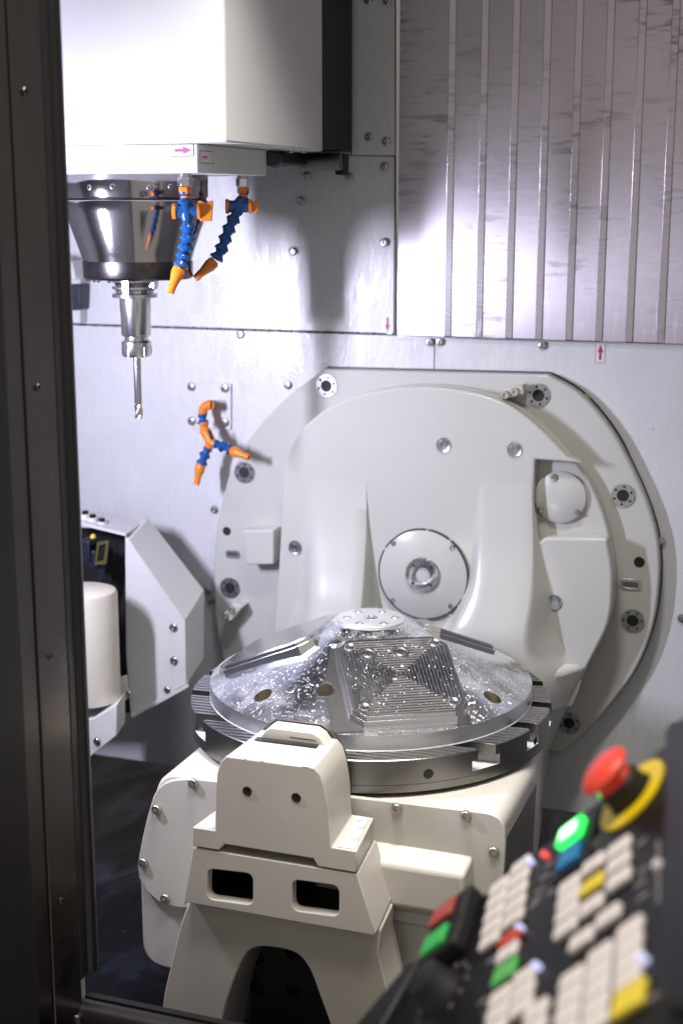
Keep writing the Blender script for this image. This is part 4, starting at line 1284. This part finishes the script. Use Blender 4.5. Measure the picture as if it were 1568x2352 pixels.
sen = root('sensor_block', (-0.5369, 0.2000, 1.0932), 'small dark sensor block with yellow frame and lit lamp inside the guard', 'sensor')
link('sensor_body', loft([(-0.5292, 1.1253), (-0.5132, 1.1295), (-0.5185, 1.0957), (-0.5354, 1.0928)], [(-0.5463, 1.1172), (-0.5299, 1.1214), (-0.5353, 1.0870), (-0.5525, 1.0841)], 0.192, 0.215), 'black', sen, bevel=0.001)
fr = [(-0.5307, 1.1281), (-0.5099, 1.1327), (-0.5162, 1.0929), (-0.5371, 1.0897)]; fi = [(-0.5269, 1.1241), (-0.5149, 1.1272), (-0.5200, 1.0985), (-0.5328, 1.0959)]
link('yellow_frame', prism_y(fr, 0.189, 0.193, [fi]), 'sensor', sen, bevel=0.0006)
M['lamp'] = plastic('sensor_lamp', (0.7, 0.5, 0.08), 0.4, 0.35)
link('lamp', lathe([(0, 0.006), (0.003, 0.005), (0.0042, 0.0), (0, 0)], frame((-0.5404, 0.1950, 1.1364), FRONT), 16), 'lamp', sen)
link('connector', joined([boxm(*[v for v in (-0.5669, -0.5459)], 0.19, 0.22, 1.0951, 1.1283), boxm(*[v for v in (-0.5515, -0.5378)], 0.195, 0.22, 1.0803, 1.1121)]), 'navy', sen, bevel=0.002)
link('cable', tube(spline([(-0.5369, 0.2100, 1.0908), (-0.5346, 0.2100, 1.0688), (-0.5447, 0.2100, 1.0382), (-0.5624, 0.2100, 1.0066), (-0.5722, 0.2100, 0.9679)], 5, False), 0.004), 'navy', sen)

cyl = root('round_cap', (-0.5055, 0.1000, 0.8835), 'cream cylindrical motor cap with domed lid beside the door jamb', 'motor cap')
ccx = -0.4547 - 0.052
cz1, cz0 = 1.0769, 0.8966
link('cap_shell', lathe([(0, cz1), (0.040, cz1 - 0.0005), (0.0495, cz1 - 0.004), (0.052, cz1 - 0.010), (0.052, cz0), (0, cz0)], Matrix.Translation((ccx, 0.10, 0)), 56), 'cap', cyl)
br = root('motor_bracket', (-0.4627, 0.0600, 0.8160), 'pale angled bracket with one screw below the motor cap', 'bracket')
link('bracket_front', loft([(-0.5234, 0.8679), (-0.4726, 0.8815), (-0.4311, 0.9094), (-0.4331, 0.8579), (-0.4839, 0.8136), (-0.5279, 0.7723)], [(-0.5738, 0.8540), (-0.5008, 0.8689), (-0.4618, 0.8973), (-0.4636, 0.8452), (-0.5116, 0.7978), (-0.5785, 0.7544)], 0.055, 0.14), 'guard', br, bevel=0.0015)
place('screw', BUTTON, (-0.4671, 0.0548, 0.8449), FRONT, br, 0.9)
link('side_tab', loft([(-0.4871, 0.9132), (-0.4630, 0.9234), (-0.4596, 0.8868), (-0.4859, 0.8598)], [(-0.4982, 0.9055), (-0.4739, 0.9157), (-0.4705, 0.8788), (-0.4970, 0.8515)], 0.15, 0.17), 'guard', br, bevel=0.001)
place('screw', SMALL, (-0.4610, 0.1500, 0.8926), FRONT, br, 0.9)

# ================================================================== DOOR JAMB AND SILL
XJ = -0.1585
jamb = root('door_jamb', (XJ - 0.02, -0.58, 0.70), 'dark oily stainless door jamb with screws along the left edge', 'door jamb')
link('jamb_panel', boxm(XJ - 0.02, XJ, -0.5930, -0.5372, 0.70, 2.35), 'jamb', jamb, bevel=0.001)
link('jamb_strip', boxm(XJ - 0.02, XJ - 0.002, -0.6260, -0.5932, 0.70, 2.35), 'jamb', jamb, bevel=0.002)
link('front_post', boxm(XJ - 0.10, XJ + 0.004, -0.76, -0.6265, 0.60, 2.35), 'black', jamb, bevel=0.006, seg=3)
link('seal_strip', joined([boxm(XJ - 0.02, XJ + 0.0005, -0.5368, -0.522, 0.822, 2.35), tube([(XJ - 0.004, -0.512, 0.822), (XJ - 0.004, -0.512, 2.35)], 0.0105, 20)]), 'rubber', jamb, bevel=0.001)
for zz in (1.7693, 1.4880, 1.2097, 0.9356):
    place('screw', DARKSCREW, (XJ, -0.572, zz), (1, 0, 0), jamb, 0.9)
sill = root('door_sill', (0.2, -0.53, 0.70), 'glossy black rounded door sill across the bottom edge', 'door sill')
link('sill_bar', tube([(XJ - 0.03, -0.532, 0.7770), (1.1, -0.532, 0.7770)], 0.0165, 28), 'rubber', sill)
link('sill_lip', boxm(XJ - 0.01, 1.1, -0.5155, -0.5060, 0.70, 0.789), 'black', sill, bevel=0.001)
link('sill_apron', boxm(XJ - 0.03, 1.1, -0.5560, -0.5350, 0.55, 0.757), 'black', sill, bevel=0.003)
link('sill_end', boxm(XJ - 0.04, XJ + 0.006, -0.556, -0.5365, 0.60, 0.788), 'rubber', sill, bevel=0.004)
place('screw', SMALL, (XJ - 0.012, -0.5562, 0.762), FRONT, sill, 0.9)

# ================================================================== CONTROL CONSOLE
CO, CU, CV, CN = Vector((0.47991, -0.88424, 1.27637)), Vector((0.67232, -0.18611, 0.71648)), Vector((0.00469, -0.96679, -0.25553)), Vector((-0.74024, -0.17516, 0.64912))
def K(u, v, w=0.0): return CO + CU * u + CV * v + CN * w
con = root('control_console', K(-0.05, 0.2, -0.06), 'blurred black machine control console with ivory keys, lower right foreground', 'control panel')
def slab(outline, w0, w1): return extrude2(outline, (), lambda p: K(p[0], p[1], w0), lambda p: K(p[0], p[1], w1))
CMAT = Matrix((CU, CV, CN)).transposed().to_4x4()
def kframe(u, v, w=0.0):
    m = CMAT.copy(); m.translation = K(u, v, w); return m
pan = [(0.0315, -0.0422), (-0.0679, -0.0292), (-0.1869, -0.0189), (-0.2221, -0.0296), (-0.2212, 0.0139), (-0.2704, 0.0431), (-0.3122, 0.0805), (-0.0362, 0.3400), (0.1470, 0.4079), (0.0977, 0.2600), (0.0517, 0.0106)]
panel = link('panel_face', slab(pan, -0.012, 0.0), 'panelblack', con, bevel=0.0015)
link('console_body', slab([(0.0333, -0.0416), (-0.0677, -0.0286), (-0.1868, -0.0174), (-0.2195, -0.0133), (-0.2184, 0.0203), (-0.2734, 0.0588), (-0.3021, 0.0979), (-0.0310, 0.3536), (0.1617, 0.4222), (0.1137, 0.2689), (0.0787, 0.0203)], -0.075, -0.0125), 'black', con, bevel=0.004)
link('side_bezel', slab([(0.0346, -0.0342), (0.0620, -0.0292), (0.1365, 0.2818), (0.0878, 0.2544)], 0.0004, 0.012), 'bezel', con, bevel=0.003)
link('lower_frame', slab([(-0.2170, 0.0235), (-0.2319, 0.0201), (-0.3216, 0.0840), (-0.2597, 0.1347)], -0.02, 0.010), 'bezel', con, bevel=0.003)


def key(u, v, mat, wu=0.0203, wv=0.0134, w=0.0045, name='key', rot=0.0):
    o = fillet([(-wu / 2, -wv / 2), (wu / 2, -wv / 2), (wu / 2, wv / 2), (-wu / 2, wv / 2)], 0.003, 3)
    c, s = math.cos(rot), math.sin(rot)
    o = [(u + a * c - b * s, v + a * s + b * c) for a, b in o]
    kk = link(name, slab(o, 0.0003, w), mat, con, bevel=0.001)
    return kk


IV = [(-0.0455, 0.0599), (-0.0424, 0.0747), (-0.0397, 0.0899), (-0.0362, 0.1063), (-0.0238, 0.0551), (-0.0135, 0.1018),
      (0.0012, 0.0575), (0.0047, 0.0750), (0.0092, 0.0935), (0.0077, 0.1259), (-0.0148, 0.1308),
      (-0.0141, 0.1639), (-0.0118, 0.1790), (-0.0096, 0.1940), (-0.0071, 0.2090),
      (0.0091, 0.1588), (0.0113, 0.1735), (0.0138, 0.1880), (0.0165, 0.2030), (0.0189, 0.2175),
      (0.0327, 0.1535), (0.0352, 0.1680), (0.0378, 0.1825), (0.0404, 0.1970),
      (-0.0689, 0.1289), (-0.0653, 0.1440), (-0.0620, 0.1590), (-0.0436, 0.1727), (-0.0405, 0.1880),
      (-0.1426, -0.0077), (-0.1396, 0.0084), (-0.1367, 0.0244), (-0.1335, 0.0404), (-0.1300, 0.0564),
      (-0.1207, -0.0144), (-0.1172, 0.0016), (-0.1139, 0.0178), (-0.1106, 0.0340), (-0.1072, 0.0500),
      (-0.1000, 0.0880), (-0.0909, 0.1330), (-0.0880, 0.1485), (-0.0850, 0.1640)]
for u, v in IV:
    key(u, v, 'key')
key(-0.0185, 0.0785, 'keyyellow'); key(0.0455, 0.2150, 'keyyellow', 0.024, 0.020)
key(-0.1026, 0.0725, 'keyred'); key(-0.0954, 0.1085, 'keygreen', 0.022, 0.018)
lit = key(-0.0589, -0.0026, 'litgreen', 0.024, 0.020, 0.008, 'lit_key')
link('lit_core', slab(fillet([(-0.0675, -0.0085), (-0.0505, -0.0085), (-0.0505, 0.0040), (-0.0675, 0.0040)], 0.004, 3), 0.0078, 0.0086), 'litcore', lit)
key(-0.0534, 0.0254, 'keyblue', 0.022, 0.020, 0.006, 'blue_key')
link('key_bezel', slab([(-0.0735, -0.018), (-0.036, -0.018), (-0.034, 0.043), (-0.0695, 0.043)], 0.0002, 0.0028), 'hole', con, bevel=0.001)
for (u, v), mt in (((-0.1093, -0.0113), 'led'), ((-0.0939, 0.0682), 'led'), ((-0.0581, 0.1265), 'led'), ((0.0506, 0.1883), 'led'), ((-0.0905, -0.0045), 'ledred')):
    link('indicator', lathe([(0, 0.0062), (0.0018, 0.0058), (0.0026, 0.0045), (0.0026, 0)], kframe(u, v), 16), mt, con)
link('indicator', lathe([(0, 0.006), (0.002, 0.0055), (0.0026, 0.004), (0.0026, 0)], kframe(*([(-0.0360, -0.0278)])[0]), 16), 'ledgreen', con)
# grey printed legends between the keys
for u, v in [(-0.0714, 0.0063), (-0.0846, 0.0072), (-0.0712, 0.0239), (-0.0629, 0.0117), (-0.0863, 0.0198), (-0.0673, 0.0402), (-0.0868, 0.0331), (-0.0714, 0.0461), (-0.0868, 0.0420), (-0.0894, 0.0468), (-0.0590, 0.0351), (-0.0578, 0.0471), (-0.0317, 0.0215), (-0.0339, 0.0267), (0.0211, 0.0643), (0.0291, 0.0972), (0.0294, 0.1093), (0.0348, 0.1247), (-0.1228, 0.0513), (-0.1224, 0.0782), (-0.0729, 0.1434), (-0.1160, 0.1200), (-0.1058, 0.1354), (-0.0420, 0.1633), (0.0628, 0.2216)]:
    link('legend', slab([(u - 0.005, v - 0.0018), (u + 0.005, v - 0.0018), (u + 0.005, v + 0.0018), (u - 0.005, v + 0.0018)], 0.0002, 0.0005), 'legend', con)
for q in ([(0.0368, 0.0743), (0.0404, 0.0770), (0.0530, 0.1430), (0.0497, 0.1407)],):
    link('legend_bar', slab(q, 0.0002, 0.0006), 'legend', con)
link('slider_mark', lathe([(0, 0.004), (0.003, 0.003), (0.004, 0)], kframe(*([(0.0436, 0.1034)])[0]), 16), 'key', con)
# rocker switches
for (u, v), mt in (((-0.1939, -0.0035), 'switchred'), ((-0.1898, 0.0285), 'switchgreen')):
    b = link('switch_body', slab([(u - 0.017, v - 0.017), (u + 0.026, v - 0.017), (u + 0.026, v + 0.016), (u - 0.017, v + 0.016)], 0.0003, 0.013), 'hole', con, bevel=0.002)
    link('switch_lens', slab(fillet([(u - 0.013, v - 0.010), (u + 0.013, v - 0.010), (u + 0.013, v + 0.010), (u - 0.013, v + 0.010)], 0.002, 2), 0.0128, 0.0165), mt, b, bevel=0.001)
kb = link('rotary_knob', lathe([(0, 0.022), (0.012, 0.022), (0.0145, 0.020), (0.0165, 0.006), (0.019, 0.002), (0.019, 0)], kframe(-0.176, 0.079), 32), 'hole', con)
for k in range(11):
    a = R_(-120 + k * 26)
    p = (-0.176 + 0.026 * math.sin(a), 0.079 - 0.026 * math.cos(a))
    link('dial_mark', slab([(p[0] - 0.0016, p[1] - 0.0016), (p[0] + 0.0016, p[1] - 0.0016), (p[0] + 0.0016, p[1] + 0.0016), (p[0] - 0.0016, p[1] + 0.0016)], 0.0002, 0.0006), 'legend', con)
# emergency stop
es = link('emergency_stop', lathe([(0.0, 0.004), (0.0165, 0.004), (0.0165, 0.0145), (0.0145, 0.0165), (0, 0.0165)], kframe(0, 0), 40), 'hole', con)
link('yellow_ring', lathe([(0.0185, 0.0006), (0.0300, 0.0006), (0.0303, 0.0012), (0.0298, 0.0028), (0.0185, 0.0028)], kframe(0, 0), 56, True), 'yellow', es)
link('mushroom', lathe([(0.0, 0.0340), (0.008, 0.0335), (0.0150, 0.0317), (0.0192, 0.0290), (0.0202, 0.0268), (0.0192, 0.0250), (0.0145, 0.0235), (0.0125, 0.0210), (0.0140, 0.0185), (0.0135, 0.0165), (0, 0.0165)], kframe(0, 0), 48), 'estop', es)
